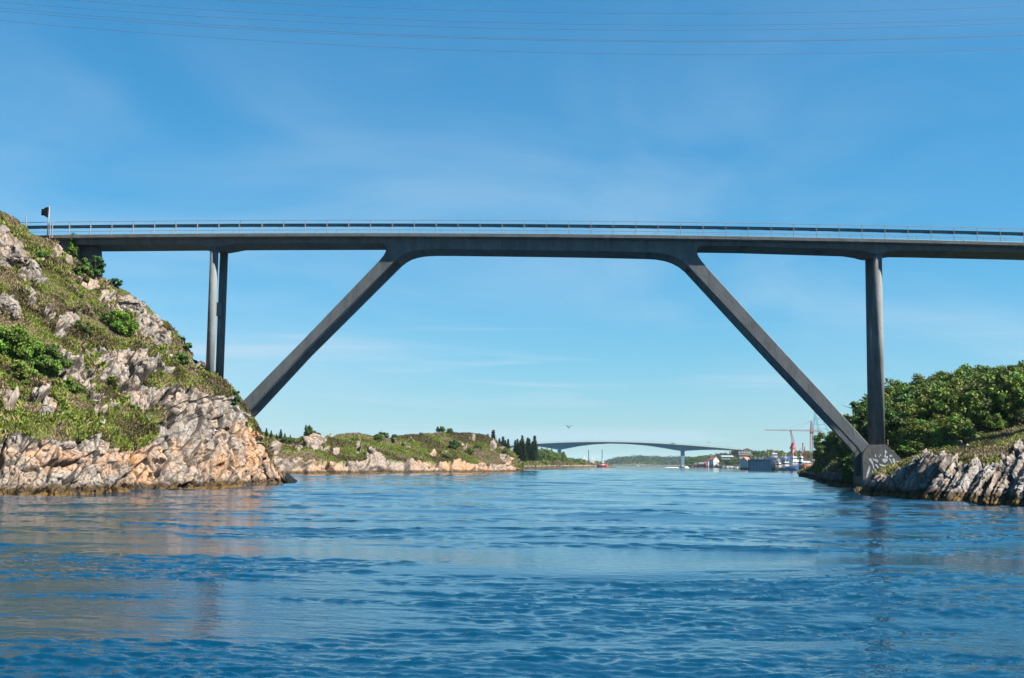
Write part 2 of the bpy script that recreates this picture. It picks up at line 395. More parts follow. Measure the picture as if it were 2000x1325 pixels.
# ---- left hill with the cliff at its foot
def left_hill():
    wl = [(-500, 990), (-250, 982), (-100, 975), (0, 968), (100, 966), (200, 962), (300, 958), (400, 953), (475, 950), (520, 947), (553, 944.3), (560, 944)]
    base = [(x, water_pt(x, y)) for x, y in wl]
    below = [(x, Vector((p.x * .985 , p.y - 1.2, -1.6))) for x, p in base]
    bY = lambda x: float(np.interp(x, [a for a, _ in base], [p.y for _, p in base]))
    cliff = [(-500, 840, 3), (-100, 850, 3.5), (0, 850, 4.2), (40, 838, 4.4), (100, 848, 4.5), (200, 842, 5), (250, 838, 6), (300, 800, 8), (350, 775, 9), (400, 762, 9.5), (440, 775, 9), (475, 812, 7.5), (500, 850, 5), (520, 880, 3.5), (540, 915, 1.4), (553, 934, .8), (560, 943, .3)]
    kn = [(x, at(x, y, bY(x) + d)) for x, y, d in cliff]
    cr_ = [(-500, 120, 104), (-250, 250, 105), (-100, 345, 107), (0, 416, 109), (30, 434, 111), (60, 458, 112), (88, 470, 112.6), (110, 482, 112.6), (150, 520, 113), (185, 535, 113.5), (210, 550, 113.5), (250, 572, 113.5), (290, 600, 113.5), (325, 632, 113.5), (345, 656, 114), (370, 690, 114), (405, 728, 114), (440, 750, 114), (475, 793, 113.6), (500, 828, 113.4), (510, 850, 113.6), (522, 885, 114.4), (540, 915, 115.2), (553, 933, 116.2), (560, 943, 117)]
    crest = [(x, at(x, y, Y)) for x, y, Y in cr_]
    back1 = [(x, Vector((p.x * (1 + 7 / p.y) - 1.5, p.y + 7, max(p.z - (1.2 if x < 400 else 2.5), -1.6)))) for x, p in crest]
    back2 = [(x, Vector((p.x * (1 + 26 / p.y) - 5, p.y + 26, p.z - 6 if x < 100 else max(p.z * .5 - 4, -1.6)))) for x, p in crest]
    xs = np.concatenate([np.linspace(-500, -20, 90)[:-1], np.linspace(-20, 470, 400)[:-1]])
    fx_ = np.linspace(470, 560, 400); bx = [p[0] for p in base]
    bc_ = np.stack([np.interp(fx_, bx, [p[1][k] for p in base]) for k in (0, 1)], 1); al = np.concatenate([[0], np.cumsum(np.linalg.norm(np.diff(bc_, axis=0), axis=1))])
    xs = np.concatenate([xs, np.interp(np.linspace(0, al[-1], 190), al, fx_)])
    V, g = loft_land(xs, [below, base, kn, crest, back1, back2], [8, 110, 250, 24, 16])
    Nn = normals(V)
    R, K, _ = V.shape; G = g[:, None] * np.ones((1, K)); X = np.ones((R, 1)) * xs[None, :]
    px, py = project(V)
    P = V.reshape(-1, 3)
    # vegetation
    outc = [(18, 498, 36, 34), (55, 530, 26, 26), (5, 460, 16, 18), (72, 548, 22, 10), (112, 492, 9, 14), (130, 508, 8, 16), (205, 574, 10, 8), (250, 600, 26, 24), (272, 618, 14, 22), (312, 665, 24, 26), (298, 628, 18, 12),
            (10, 600, 20, 25), (62, 592, 14, 12), (92, 620, 12, 14), (130, 632, 22, 14), (118, 650, 16, 16), (235, 712, 52, 22), (150, 716, 22, 12), (170, 735, 16, 10), (215, 700, 14, 12), (268, 703, 16, 10), (248, 745, 24, 22), (300, 745, 14, 20), (20, 790, 22, 22), (90, 806, 18, 16), (52, 790, 10, 8), (120, 812, 14, 10),
            (340, 700, 12, 10), (385, 702, 14, 26), (270, 775, 30, 30), (330, 790, 26, 34), (380, 790, 22, 20), (415, 800, 30, 22), (300, 830, 30, 25), (220, 790, 12, 10), (170, 770, 10, 7), (345, 640, 10, 14), (265, 735, 75, 26), (330, 785, 75, 38), (215, 585, 26, 9), (292, 640, 26, 26), (395, 745, 24, 12), (60, 575, 20, 8), (180, 690, 24, 8)]
    rock = ell(px, py, outc)
    rock = np.maximum(rock, 1 - smooth01(G + .10 * fbm(P, .45, 3, 5).reshape(R, K), 1.90, 2.03))
    grn = ell(px, py, [(245, 846, 60, 30), (120, 838, 100, 22), (300, 815, 22, 12), (420, 745, 50, 16), (230, 665, 40, 16), (30, 838, 50, 12), (455, 765, 34, 20), (490, 820, 12, 26), (345, 745, 60, 12), (470, 800, 10, 14)], .3)
    rock = rock * (1 - grn)
    ns = fbm(P, .55, 4, 11).reshape(R, K)
    veg = np.clip(1 - rock + ns * .55 * (rock < .98) * (G > 1.85), 0, 1)
    veg = np.where((ns > .22) & (G > 2.0) & (G < 3.05) & (grn < .2) & (fbm(P, .16, 2, 31).reshape(R, K) > -.1), veg * .25, veg)
    veg = smooth01(veg, .35, .62); veg[G <= 1.3] = 0; veg = np.where((X > 512) & (G > 2.4), 0, veg)
    rk = 1 - veg
    # relief: blocks of three sizes, leaning beds
    M1 = strata(1.5, 3.8, 5.0, 24, 16); M2 = strata(.55, 1.5, 1.8, 28, 16); M3 = strata(.26, .5, .5, 24, 10)
    Pw = P + .25 * np.stack([fbm(P, .5, 2, 40), fbm(P, .5, 2, 41), fbm(P, .5, 2, 42)], 1)
    h1, c1 = facet(Pw, M1, 3); h2, c2 = facet(Pw, M2, 13); h3, c3 = facet(Pw, M3, 23)
    hr = (.98 * h1 - .26 * np.exp(-(c1 / .05) ** 2) + .50 * h2 - .09 * np.exp(-(c2 / .06) ** 2) + .15 * h3)
    hr = hr.reshape(R, K); hv = (.35 * fbm(P, .5, 4, 7) + .14 * fbm(P, 2.0, 3, 8)).reshape(R, K)
    amp = np.interp(xs, [-500, 480, 530, 560], [1, 1, .55, .35])[None, :]
    edge = np.where(G > 2.6, 1 - .55 * smooth01(G, 2.6, 2.95), 1.0)
    disp = (rk * (hr * .95 + .30 * (G > 1.9)) + (1 - rk) * hv) * amp * edge
    disp = np.where(G > 3.02, hv * .8, disp)
    sg_ = -1.0 if Nn[R // 2, K // 2, 1] > 0 else 1.0
    V2 = V + Nn * sg_ * disp[..., None]
    crack = np.clip(np.maximum(np.exp(-(c1 / .05) ** 2) * .9, np.exp(-(c2 / .06) ** 2) * .55), 0, 1).reshape(R, K) * rk
    orange = ell(px, py, [(500, 895, 42, 36), (460, 850, 20, 14), (490, 850, 14, 20), (395, 870, 10, 12), (205, 905, 12, 18), (275, 930, 30, 26), (70, 880, 22, 10), (10, 885, 20, 10), (350, 868, 12, 12), (550, 930, 12, 16), (440, 905, 50, 22), (250, 900, 60, 22), (120, 900, 50, 16)], .9) * .72
    me = grid_mesh('left_hill', V2, ROCK_L, {'veg': veg, 'orange': orange, 'crack': crack})
    me.polygons.foreach_set('use_smooth', [False] * len(me.polygons))
    o = link('hillside', me); meta(o, kind='structure')
    N2 = normals(V2); N2 *= np.sign(-N2[R // 2, K // 2, 1])
    W = (veg > .5) * (G < 3.25) * (G > 1.4) * ((X > -320)) * np.where(X > -60, 1.0, .5)
    Pt, Nt = pick(V2, W, 98000, 3, N2)
    r = np.random.RandomState(5)
    cols = veg_colors(Pt, 21, .42, 1.28, .05)
    t = tufts('heather_and_grass', Pt, Nt, r.uniform(.10, .36, len(Pt)) * np.clip(1.0 + 1.3 * fbm(Pt, .45, 3, 3), .35, 2.2), cols, TUFT, 7, 9)
    meta(t, 'green and brown heather and grass covering the left hillside', 'ground cover', kind='stuff')
    return V2, G, px, py, N2
LH = left_hill()

def surf_at(sheet, px0, py0):
    """the world point of a land sheet seen at a photo pixel (authoring aid)"""
    V, G = sheet[0], sheet[1]
    qx, qy = project(V); ok = (G <= 3.0) if sheet[0] is LH[0] else (G < 99)
    d = (qx - px0) ** 2 + (qy - py0) ** 2 + np.where(ok, 0, 1e9); k = np.argmin(d); return Vector(V.reshape(-1, 3)[k])

# ---- generic land
def land(name, xs, guides, rows, m, rockrow, M, amp=(1, .5, .2), vegamp=.3, seed=0, kind='structure', vegsc=.5, rock_list=(), fn=None, smooth_row=99, orange_amt=0.0, patch=.25):
    V, g = loft_land(xs, guides, rows); Nn = normals(V); R, K, _ = V.shape
    if Nn[:, :, 1].mean() > 0: Nn = -Nn
    P = V.reshape(-1, 3); G = g[:, None] * np.ones((1, K)); px, py = project(V)
    rock = 1 - smooth01(G + .25 * fbm(P, vegsc, 3, seed + 5).reshape(R, K), rockrow - .1, rockrow + .1)
    if rock_list: rock = np.maximum(rock, ell(px, py, rock_list))
    ns = fbm(P, vegsc * 1.2, 4, seed + 11).reshape(R, K)
    rock = np.where((ns > patch) & (G < smooth_row), np.maximum(rock, .9), rock)
    veg = 1 - rock
    h1, c1 = facet(P, M[0], seed + 3); h2, c2 = facet(P, M[1], seed + 13); h3, c3 = facet(P, M[2], seed + 23)
    hr = (amp[0] * h1 + amp[1] * h2 + amp[2] * h3 - .3 * amp[0] * np.exp(-(c1 / .07) ** 2)).reshape(R, K)
    hv = vegamp * (fbm(P, vegsc, 4, seed + 7)).reshape(R, K)
    disp = np.where(veg > .5, hv, hr)
    if fn is not None: disp = fn(G, px, py, disp)
    V2 = V + Nn * disp[..., None]
    crack = np.clip(np.exp(-(c1 / .06) ** 2) * .8, 0, 1).reshape(R, K) * (1 - veg)
    orange = np.clip(fbm(P, vegsc * .5, 3, seed + 2).reshape(R, K) * 2.2 + .35, 0, 1) * orange_amt * (G < rockrow + .3)
    me = grid_mesh(name, V2, m, {'veg': veg, 'orange': orange, 'crack': crack})
    o = link(name, me); meta(o, kind=kind)
    return V2, G, px, py, Nn, veg

# ---- right shore (rock beds, grass, hill under the wood)
def right_shore():
    wl = [(1674, 964.5), (1684, 966), (1700, 968.5), (1750, 972), (1800, 976), (1850, 980), (1900, 983), (1950, 986), (2000, 990), (2150, 1003), (2400, 1030)]
    base = [(x, water_pt(x, y)) for x, y in wl]
    base.append((3000, Vector((95, 46, 0))))
    below = [(x, Vector((p.x, p.y - 1.5, -1.6))) for x, p in base]
    bY = lambda x: float(np.interp(x, [a for a, _ in base], [p.y for _, p in base]))
    tp = [(1674, 964, .6), (1684, 962, .8), (1695, 954, 1.6), (1720, 940, 2.6), (1745, 928, 3.6), (1765, 917, 4.6), (1785, 902, 5.6), (1810, 890, 7), (1840, 891, 7), (1870, 901, 7), (1900, 912, 8), (1950, 912, 8), (1985, 905, 9), (2010, 898, 9), (2150, 885, 10), (2400, 850, 10)]
    top = [(x, at(x, y, bY(x) + d)) for x, y, d in tp]
    top.append((3000, Vector((95, 55, 5.5))))
    gr = [(1674, 960, 113), (1684, 945, 113), (1700, 925, 114), (1720, 915, 114), (1760, 905, 113), (1800, 896, 112), (1850, 880, 112), (1900, 870, 112), (1950, 862, 112), (2000, 850, 112), (2150, 830, 112), (2400, 800, 112)]
    grs = [(x, at(x, y, Y)) for x, y, Y in gr]
    grs.append((3000, Vector((110, 112, 13))))
    cr_ = [(1674, 900, 148), (1684, 875, 152), (1700, 845, 160), (1725, 825, 165), (1780, 802, 172), (1850, 784, 175), (1900, 781, 176), (1990, 778, 176), (2150, 762, 176), (2400, 735, 176)]
    crest = [(x, at(x, y, Y)) for x, y, Y in cr_]
    crest.append((3000, Vector((150, 176, 19))))
    back = [(x, Vector((p.x * (1 + 60 / p.y) + 3, p.y + 60, p.z * .6 if x > 1700 else -2))) for x, p in crest]
    xs = np.concatenate([np.linspace(1674, 2010, 380), np.linspace(2012, 3000, 150)])
    M = (strata(.46, 9.0, 16.0, 30, -22), strata(.19, 3.2, 6, 30, -22), strata(.25, .8, .6, 30, 8))
    def fn(G, px, py, d):
        a = np.interp(px, [1674, 1690, 1725, 2400], [.15, .4, 1, 1])
        return d * a * np.where(G > 3.3, .5, 1)
    S = land('right_shore', xs, [below, base, top, grs, crest, back], [8, 130, 70, 60, 8], ROCK_R, 2.08, M, (.80, .34, .12), .3, 50, rock_list=[(1730, 950, 55, 20), (1880, 870, 16, 9), (1990, 900, 24, 34), (1960, 900, 12, 10), (1865, 905, 10, 14)], fn=fn, smooth_row=2.0, patch=.9)
    V, G, px, py, Nn, veg = S
    W = (veg > .5) * (G > 1.9) * (G < 4.0) * (px < 2300) * np.where(G < 3.2, 1.0, .10)
    Pt, Nt = pick(V, W, 34000, 13, Nn); r = np.random.RandomState(15)
    t = tufts('meadow_grass', Pt, Nt, r.uniform(.15, .42, len(Pt)), veg_colors(Pt, 77, .3, 1.2, .12, .9), TUFT, 7, 19)
    meta(t, 'bright green grass on the bank above the right shore rocks', 'grass', kind='stuff')
    return S
RS = right_shore()

def right_point():
    wl = [(1562, 931), (1575, 933), (1600, 937), (1612, 944), (1630, 947.5), (1665, 950), (1720, 952)]
    base = [(x, water_pt(x, y)) for x, y in wl]
    below = [(x, Vector((p.x, p.y - 2, -1.6))) for x, p in base]
    bY = lambda x: float(np.interp(x, [a for a, _ in base], [p.y for _, p in base]))
    top = [(x, at(x, y, bY(x) + d)) for x, y, d in [(1562, 929, 1), (1575, 925, 3), (1600, 927, 4), (1612, 931, 5), (1640, 928, 7), (1665, 926, 8), (1720, 925, 9)]]
    gr = [(x, at(x, y, bY(x) + d)) for x, y, d in [(1562, 928, 6), (1575, 918, 10), (1600, 918, 16), (1612, 917, 22), (1640, 905, 26), (1665, 898, 28), (1720, 895, 30)]]
    crest = [(x, at(x, y, Y)) for x, y, Y in [(1562, 926, 270), (1575, 918, 262), (1590, 908, 250), (1600, 894, 238), (1625, 878, 225), (1650, 852, 212), (1680, 832, 205), (1720, 815, 200)]]
    back = [(x, Vector((p.x * (1 + 60 / p.y) + 6, p.y + 60, p.z * .5 - 3))) for x, p in crest]
    M = (strata(1.3, 4, 1.6, 30), strata(.5, 1.5, .6, 30), strata(.3, .8, .3, 30))
    S = land('wooded_point', np.linspace(1562, 1720, 150), [below, base, top, gr, crest, back], [6, 50, 30, 40, 8], ROCK_R, 2.1, M, (1.1, .5, .2), .4, 80, smooth_row=2.0)
    V, G, px, py, Nn, veg = S
    Pt, Nt = pick(V, (veg > .5) * (G > 1.9) * (G < 4) * 1.0, 9000, 23, Nn); r = np.random.RandomState(25)
    t = tufts('shore_grass', Pt, Nt, r.uniform(.3, .8, len(Pt)), veg_colors(Pt, 97, .2, 1.1, .12, .9), TUFT, 6, 29)
    meta(t, 'rough grass on the wooded point behind the pier', 'grass', kind='stuff')
    return S
RP = right_point()

def island():
    wl = [(470, 928), (530, 927.5), (560, 927.3), (620, 927), (700, 926.2), (800, 925), (900, 924.3), (960, 923.8), (1000, 922.5), (1016, 920.5), (1024, 917)]
    base = [(x, water_pt(x, y)) for x, y in wl]
    below = [(x, Vector((p.x, p.y - 3, -1.6))) for x, p in base]
    bY = lambda x: float(np.interp(x, [a for a, _ in base], [p.y for _, p in base]))
    top = [(x, at(x, y, bY(x) + d)) for x, y, d in [(470, 900, 4), (530, 900, 4), (560, 908, 4), (590, 903, 4), (640, 910, 4), (670, 904, 5), (700, 905, 5), (725, 893, 7), (745, 900, 6), (800, 902, 6), (850, 905, 6), (900, 902, 7), (960, 908, 6), (1000, 912, 5), (1016, 916, 3), (1024, 916, 1)]]
    crest = [(x, at(x, y, bY(x) + d)) for x, y, d in [(470, 840, 50), (515, 848, 50), (550, 857, 48), (580, 862, 45), (600, 852, 35), (615, 850, 35), (645, 857, 38), (670, 850, 45), (700, 851, 46), (735, 856, 46), (760, 856, 46), (800, 850, 48), (840, 848, 50), (880, 845, 50), (920, 849, 50), (950, 852, 46), (975, 868, 40), (985, 880, 34), (1000, 882, 28), (1012, 895, 20), (1020, 908, 10), (1024, 914, 5)]]
    back = [(x, Vector((p.x * (1 + 60 / p.y) - (2 if x > 900 else 0), p.y + 60, min(p.z * .6, 4) - 2.5))) for x, p in crest]
    M = (strata(2.4, 4, 8, 24), strata(1.1, 2.2, 3, 24), strata(.5, 1.1, .8, 24))
    rl = [(612, 868, 15, 14), (628, 860, 10, 8), (640, 878, 10, 8), (700, 875, 6, 14), (735, 905, 22, 20), (722, 888, 8, 10), (655, 885, 8, 8), (585, 880, 8, 6), (535, 880, 10, 14), (768, 860, 5, 6), (905, 875, 7, 6), (962, 872, 7, 12), (870, 885, 10, 4), (845, 890, 6, 4), (980, 892, 6, 9), (1012, 895, 6, 14), (990, 905, 12, 6)]
    S = land('island', np.linspace(470, 1024, 420), [below, base, top, crest, back], [6, 60, 110, 10], ROCK_I, 1.98, M, (1.5, .6, .2), .55, 120, vegsc=.16, rock_list=rl, smooth_row=3, orange_amt=.6, patch=.36)
    V, G, px, py, Nn, veg = S
    Pt, Nt = pick(V, (veg > .5) * (G > 1.7) * (G < 3.2) * 1.0, 60000, 33, Nn); r = np.random.RandomState(35)
    cols = veg_colors(Pt, 137, .09, 1.2, .10, .6)
    t = tufts('island_heath', Pt, Nt, r.uniform(.16, .45, len(Pt)), cols, TUFT, 6, 39)
    meta(t, 'green and brown heath covering the low rocky island', 'ground cover', kind='stuff')
    return S
IS = island()

def headland():
    # low green point behind the island, ending in the work quay
    g0 = [(985, 420), (1020, 450), (1040, 520), (1080, 640), (1120, 760), (1160, 840), (1192, 880)]
    def gp(x, Y, z): p = at(x, 900, Y); return Vector((p.x, Y, z))
    base = [(x, gp(x, Y, -.3)) for x, Y in g0]; below = [(x, gp(x, Y - 4, -2)) for x, Y in g0]
    top = [(x, gp(x, Y + 6, z)) for (x, Y), z in zip(g0, [1.5, 1.5, 1.4, 1.5, 1.6, 1.6, .8])]
    crest = [(x, gp(x, Y + 60, z)) for (x, Y), z in zip(g0, [6, 5, 4, 4, 3.4, 3.0, 1.0])]
    back = [(x, gp(x, Y + 160, -1)) for x, Y in g0]
    M = (strata(4, 5, 4, 20), strata(2, 3, 2, 20), strata(1, 1.5, 1, 20))
    S = land('headland', np.linspace(985, 1192, 180), [below, base, top, crest, back], [4, 24, 40, 10], ROCK_I, 1.85, M, (1.1, .6, .3), .6, 160, vegsc=.08, smooth_row=1.5)
    V, G, px, py, Nn, veg = S
    Pt, Nt = pick(V, (veg > .5) * (G > 1.7) * (G < 3.3) * 1.0, 9000, 43, Nn); r = np.random.RandomState(45)
    t = tufts('headland_scrub', Pt, Nt, r.uniform(.6, 1.5, len(Pt)), veg_colors(Pt, 167, .05, 1.1, .05), TUFT, 6, 49)
    meta(t, 'olive scrub along the low headland', 'ground cover', kind='stuff')
    return S
HD = headland()

def town_land():
    g0 = [(1325, 1330), (1350, 1300), (1400, 1230), (1450, 1050), (1500, 900), (1560, 850), (1640, 820), (1720, 800)]
    def gp(x, Y, z): p = at(x, 900, Y); return Vector((p.x, Y, z))
    base = [(x, gp(x, Y, -.3)) for x, Y in g0]; below = [(x, gp(x, Y - 5, -2)) for x, Y in g0]
    quay = [(x, gp(x, Y + 12, 1.8)) for x, Y in g0]
    mid = [(x, gp(x, Y + 120, z)) for (x, Y), z in zip(g0, [2, 5, 6, 7, 7, 6, 6, 6])]
    crest = [(x, gp(x, Y + 330, z)) for (x, Y), z in zip(g0, [3, 7, 12, 16, 14, 13, 12, 12])]
    back = [(x, gp(x, Y + 700, 2)) for x, Y in g0]
    M = (strata(6, 5, 4, 20), strata(2, 3, 2, 20), strata(1, 1.5, 1, 20))
    return land('town_shore', np.linspace(1325, 1720, 180), [below, base, quay, mid, crest, back], [4, 10, 30, 40, 10], ROCK_I, 1.5, M, (1, .5, .3), 1.0, 190, vegsc=.03, smooth_row=1.4)
TL = town_land()
def far_ridge():
    def gp(x, Y, z): p = at(x, 900, Y); return Vector((p.x, Y, z))
    xs_ = [1120, 1180, 1190, 1215, 1250, 1300, 1340, 1400, 1500]
    hz = [0, 0, 6, 12, 16, 14, 15, 14, 12]
    base = [(x, gp(x, 2600, -.5)) for x in xs_]; mid = [(x, gp(x, 2680, h * .55)) for x, h in zip(xs_, hz)]
    crest = [(x, gp(x, 2900, h)) for x, h in zip(xs_, hz)]; back = [(x, gp(x, 3500, -1)) for x in xs_]
    M = (strata(16, 9, 14, 0), strata(8, 6, 6, 0), strata(4, 3, 4, 0))
    return land('far_hills', np.linspace(1120, 1500, 200), [base, mid, crest, back], [14, 24, 6], ROCK_I, .15, M, (1, .5, .3), 5.0, 220, vegsc=.02, smooth_row=.2)
FR = far_ridge()

# ------------------------------------------------------------------ foliage
def leaf_mesh(name, pts, nrm, size, cols, seed, aspect=.6):
    """one leaf-shaped quad per point"""
    r = np.random.RandomState(seed); n = len(pts)
    d = nrm + r.normal(size=(n, 3)) * .6; d /= np.linalg.norm(d, axis=1, keepdims=True)
    a = np.cross(d, r.normal(size=(n, 3))); a /= np.linalg.norm(a, axis=1, keepdims=True) + 1e-9
    b = np.cross(d, a); s = (size * r.uniform(.6, 1.25, n))[:, None]
    V = np.stack([pts - a * s, pts - b * s * aspect, pts + a * s, pts + b * s * aspect], 1).reshape(-1, 3)
    me = bpy.data.meshes.new(name); me.vertices.add(len(V)); me.vertices.foreach_set('co', V.reshape(-1).astype(np.float32))
    me.loops.add(len(V)); me.loops.foreach_set('vertex_index', np.arange(len(V)).astype(np.int32)); me.polygons.add(n)
    me.polygons.foreach_set('loop_start', (np.arange(n) * 4).astype(np.int32)); me.update(calc_edges=True)
    c = np.repeat(cols, 4, 0); ca = me.color_attributes.new('Col', 'FLOAT_COLOR', 'POINT')
    ca.data.foreach_set('color', np.concatenate([c * .62, np.ones((len(c), 1))], 1).reshape(-1).astype(np.float32))
    me.materials.append(LEAF); return me
def crown_pts(rx, ry, rz, cz, nclump, nleaf, seed, cl=.34, low=-.5):
    r = np.random.RandomState(seed); P = []; Nn = []; I = []
    for k in range(nclump):
        d = r.normal(size=3); d[2] = max(d[2], low * abs(d[2]) if d[2] < 0 else d[2]); d /= np.linalg.norm(d)
        rad = r.uniform(.45, .88); c = d * rad * np.array([rx, ry, rz]); cs = cl * r.uniform(.65, 1.25) * min(rx, rz)
        q = r.normal(size=(nleaf, 3)); q /= np.linalg.norm(q, axis=1, keepdims=True)
        rr = cs * r.uniform(.35, 1.08, (nleaf, 1)); P.append(c + q * rr * np.array([1, 1, .8])); Nn.append(q); I.append(np.full(nleaf, k))
    P = np.concatenate(P); P[:, 2] += cz; return P, np.concatenate(Nn), np.concatenate(I)
def foliage_cols(idx, base, seed, var=.28, hue=.25):
    r = np.random.RandomState(seed); k = idx.max() + 1
    ck = np.clip(1 + r.normal(0, var, (k, 1)), .5, 1.7); hk = r.uniform(-hue, hue, (k, 1))
    c = np.array(base)[None, :] * ck[idx] * r.uniform(.75, 1.3, (len(idx), 1)); c[:, 0:1] *= (1 + hk[idx]); return np.clip(c, .003, 1)
def limb_mesh(name, h, r0, seed, n=6, spread=.5):
    r = random.Random(seed); mb = MB(); top = Vector((r.uniform(-.1, .1) * h, r.uniform(-.1, .1) * h, h * .62))
    mb.tube((0, 0, -.4), top, r0, r0 * .5, 7)
    for i in range(n):
        a = 2 * PI * i / n + r.random(); s = Vector((0, 0, 0)).lerp(top, r.uniform(.35, .95))
        e = s + Vector((math.cos(a) * spread * h, math.sin(a) * spread * h, h * r.uniform(.12, .35)))
        mb.tube(s, s.lerp(e, .55) + Vector((0, 0, .04 * h)), r0 * .4, r0 * .25, 5); mb.tube(s.lerp(e, .55) + Vector((0, 0, .04 * h)), e, r0 * .25, r0 * .08, 5)
    o = mb.build(name, BARK, None, True); me = o.data; bpy.data.objects.remove(o); return me
CR_MESH = []; TR_MESH = []
GREENS = [(.098, .178, .030), (.118, .195, .032), (.085, .162, .034), (.138, .200, .034), (.076, .148, .032), (.142, .180, .044)]
for k in range(8):
    P, Nn, I = crown_pts(.50 + .04 * (k % 3), .52, .42 + .05 * (k % 4), .60, 34 + k % 3 * 5, 110, 300 + k, .25)
    CR_MESH.append(leaf_mesh('crown', P, Nn, np.full(len(P), .034), foliage_cols(I, GREENS[k % 6], 500 + k, .34), 700 + k))
    TR_MESH.append(limb_mesh('trunk', 1.0, .035, 900 + k))
def tree(name, loc, h, wd, label, group, k=None, rz=None, cat='tree', trunk=True):
    k = rnd.randrange(8) if k is None else k
    o = empty(name, loc, rnd.uniform(0, 2 * PI) if rz is None else rz); meta(o, label, cat, group)
    c = link('crown', CR_MESH[k], None, o); c.scale = (wd, wd, h)
    if trunk: t = link('trunk', TR_MESH[k], None, o); t.scale = (wd, wd, h)
    return o

# conifers
def conifer_mesh(seed, col):
    r = np.random.RandomState(seed); P = []; Nn = []; I = []; k = 0; tiers = 21
    for t in range(tiers):
        z = .08 + .90 * t / tiers; rad = .24 * (1 - t / tiers) ** 1.05 + .004; nb = max(4, int(9 * (1 - t / tiers) + 4))
        for b in range(nb):
            a = 2 * PI * (b + r.rand()) / nb; L_ = rad * r.uniform(.65, 1.15); m_ = 18
            s = r.uniform(.15, 1, m_); x = s * L_
            P.append(np.stack([np.cos(a) * x + r.normal(0, .012, m_), np.sin(a) * x + r.normal(0, .012, m_), z - x * .35 + r.normal(0, .010, m_)], 1))
            Nn.append(np.tile([0, 0, 1.0], (m_, 1))); I.append(np.full(m_, k)); k += 1
    P = np.concatenate(P); I = np.concatenate(I)
    return leaf_mesh('crown', P, np.concatenate(Nn), np.full(len(P), .026), foliage_cols(I, col, seed + 1, .22, .15), seed + 2, .4)
CON = [conifer_mesh(1000 + 7 * k, c) for k, c in enumerate([(.022, .055, .022), (.030, .065, .022), (.020, .048, .026)])]
_ct = MB().tube((0, 0, -.05), (0, 0, .92), .018, .003, 6).build('trunk', BARK); CTR = _ct.data; bpy.data.objects.remove(_ct)
def conifer(loc, h, wd, label, group, k=None):
    o = empty('spruce_tree', loc, rnd.uniform(0, 6.28)); meta(o, label, 'tree', group)
    k = rnd.randrange(3) if k is None else k
    c = link('crown', CON[k], None, o); c.scale = (h * wd, h * wd, h); t = link('trunk', CTR, None, o); t.scale = (h, h, h); return o

def ground_z(S, x, y):
    V = S[0].reshape(-1, 3); d = (V[:, 0] - x) ** 2 + (V[:, 1] - y) ** 2; return float(V[np.argmin(d), 2])

# wood on the right hill
def right_wood():
    V, G, px, py = RS[:4]; lab = 'bushy green deciduous tree in the dense wood on the right hill'; grp = 'trees of the wood on the right hill'
    r = random.Random(11); pts = []
    sel = (G > 3.12) & (G < 4.12) & (px > 1655) & (px < 2230)
    idx = np.argwhere(sel); rs = np.random.RandomState(8); rs.shuffle(idx)
    for i, j in idx:
        p = V[i, j]
        md = 2.2 if G[i, j] < 3.5 else 2.6
        if all((p[0] - q[0]) ** 2 + (p[1] - q[1]) ** 2 > md * md for q in pts):
            pts.append(p)
        if len(pts) >= 290: break
    for p in pts:
        h = r.uniform(3.6, 5.6) * (1.0 if p[1] > 122 else .62)
        tree('deciduous_tree', (p[0], p[1], p[2] - .5), h, h * r.uniform(.85, 1.15), lab, grp)
    # scrub at the edge of the wood, lower and yellower
    V, G, px, py = RP[:4]; lab = 'dark green tree on the shaded point behind the pier'; grp = 'trees on the shaded point'
    sel = (G > 2.75) & (G < 3.95) & (px > 1600) & ~((px > 1605) & (px < 1680) & (G < 3.25)); idx = np.argwhere(sel); rs.shuffle(idx); pts = []
    for i, j in idx:
        p = V[i, j]
        if all((p[0] - q[0]) ** 2 + (p[1] - q[1]) ** 2 > 4.2 ** 2 for q in pts): pts.append(p)
        if len(pts) >= 75: break
    for p in pts:
        h = r.uniform(4.5, 6.5) * (.42 if p[1] > 222 else .8); tree('deciduous_tree', (p[0], p[1], p[2] - .5), h, h * r.uniform(.9, 1.2), lab, grp, k=r.choice([0, 2, 4]))
right_wood()
for (x, y, Y, wd, h, lab) in [(1770, 893, 113, 4.6, 2.6, 'low yellow green shrub just right of the concrete pier'), (1822, 885, 114, 5.2, 2.9, 'wide yellow green shrub between the pier and the right bank'),
                              (1860, 868, 118, 6.0, 4.2, 'olive shrub with pale leaves above the grassy bank'), (1795, 868, 120, 5, 3.8, 'round green shrub behind the low yellow shrubs')]:
    p = at(x, y, Y); tree('shrub', (p.x, p.y, p.z - h * .45), h, wd, lab, 'shrubs along the right bank', k=3, cat='shrub')

# shrubs on the left hillside
def shrub_mesh(rx, ry, rz, ncl, nleaf, size, col, seed, cl=.34):
    P, Nn, I = crown_pts(rx, ry, rz, rz * .55, ncl, nleaf, seed, cl); return leaf_mesh('foliage', P, Nn, np.full(len(P), size), foliage_cols(I, col, seed + 1, .3, .2), seed + 2)
def shrub(px, py, rx, rz, label, col, seed, ncl=26, nleaf=230, size=.11, cl=.34, dy=-.3, sheet=LH, name='shrub', group=None, ry=None):
    p = surf_at(sheet, px, py); o = empty(name, (p.x, p.y + dy, p.z)); meta(o, label, 'shrub', group)
    f = link('foliage', shrub_mesh(rx, ry or rx * .8, rz, ncl, nleaf, size, col, seed, cl), None, o)
    st = MB(); r = random.Random(seed)
    for i in range(6):
        a = r.uniform(0, 6.28); st.tube((0, 0, -.4), (math.cos(a) * rx * .6, math.sin(a) * rx * .5, rz * r.uniform(.6, 1.1)), .035, .01, 5)
    st.build('stems', BARK, o); return o
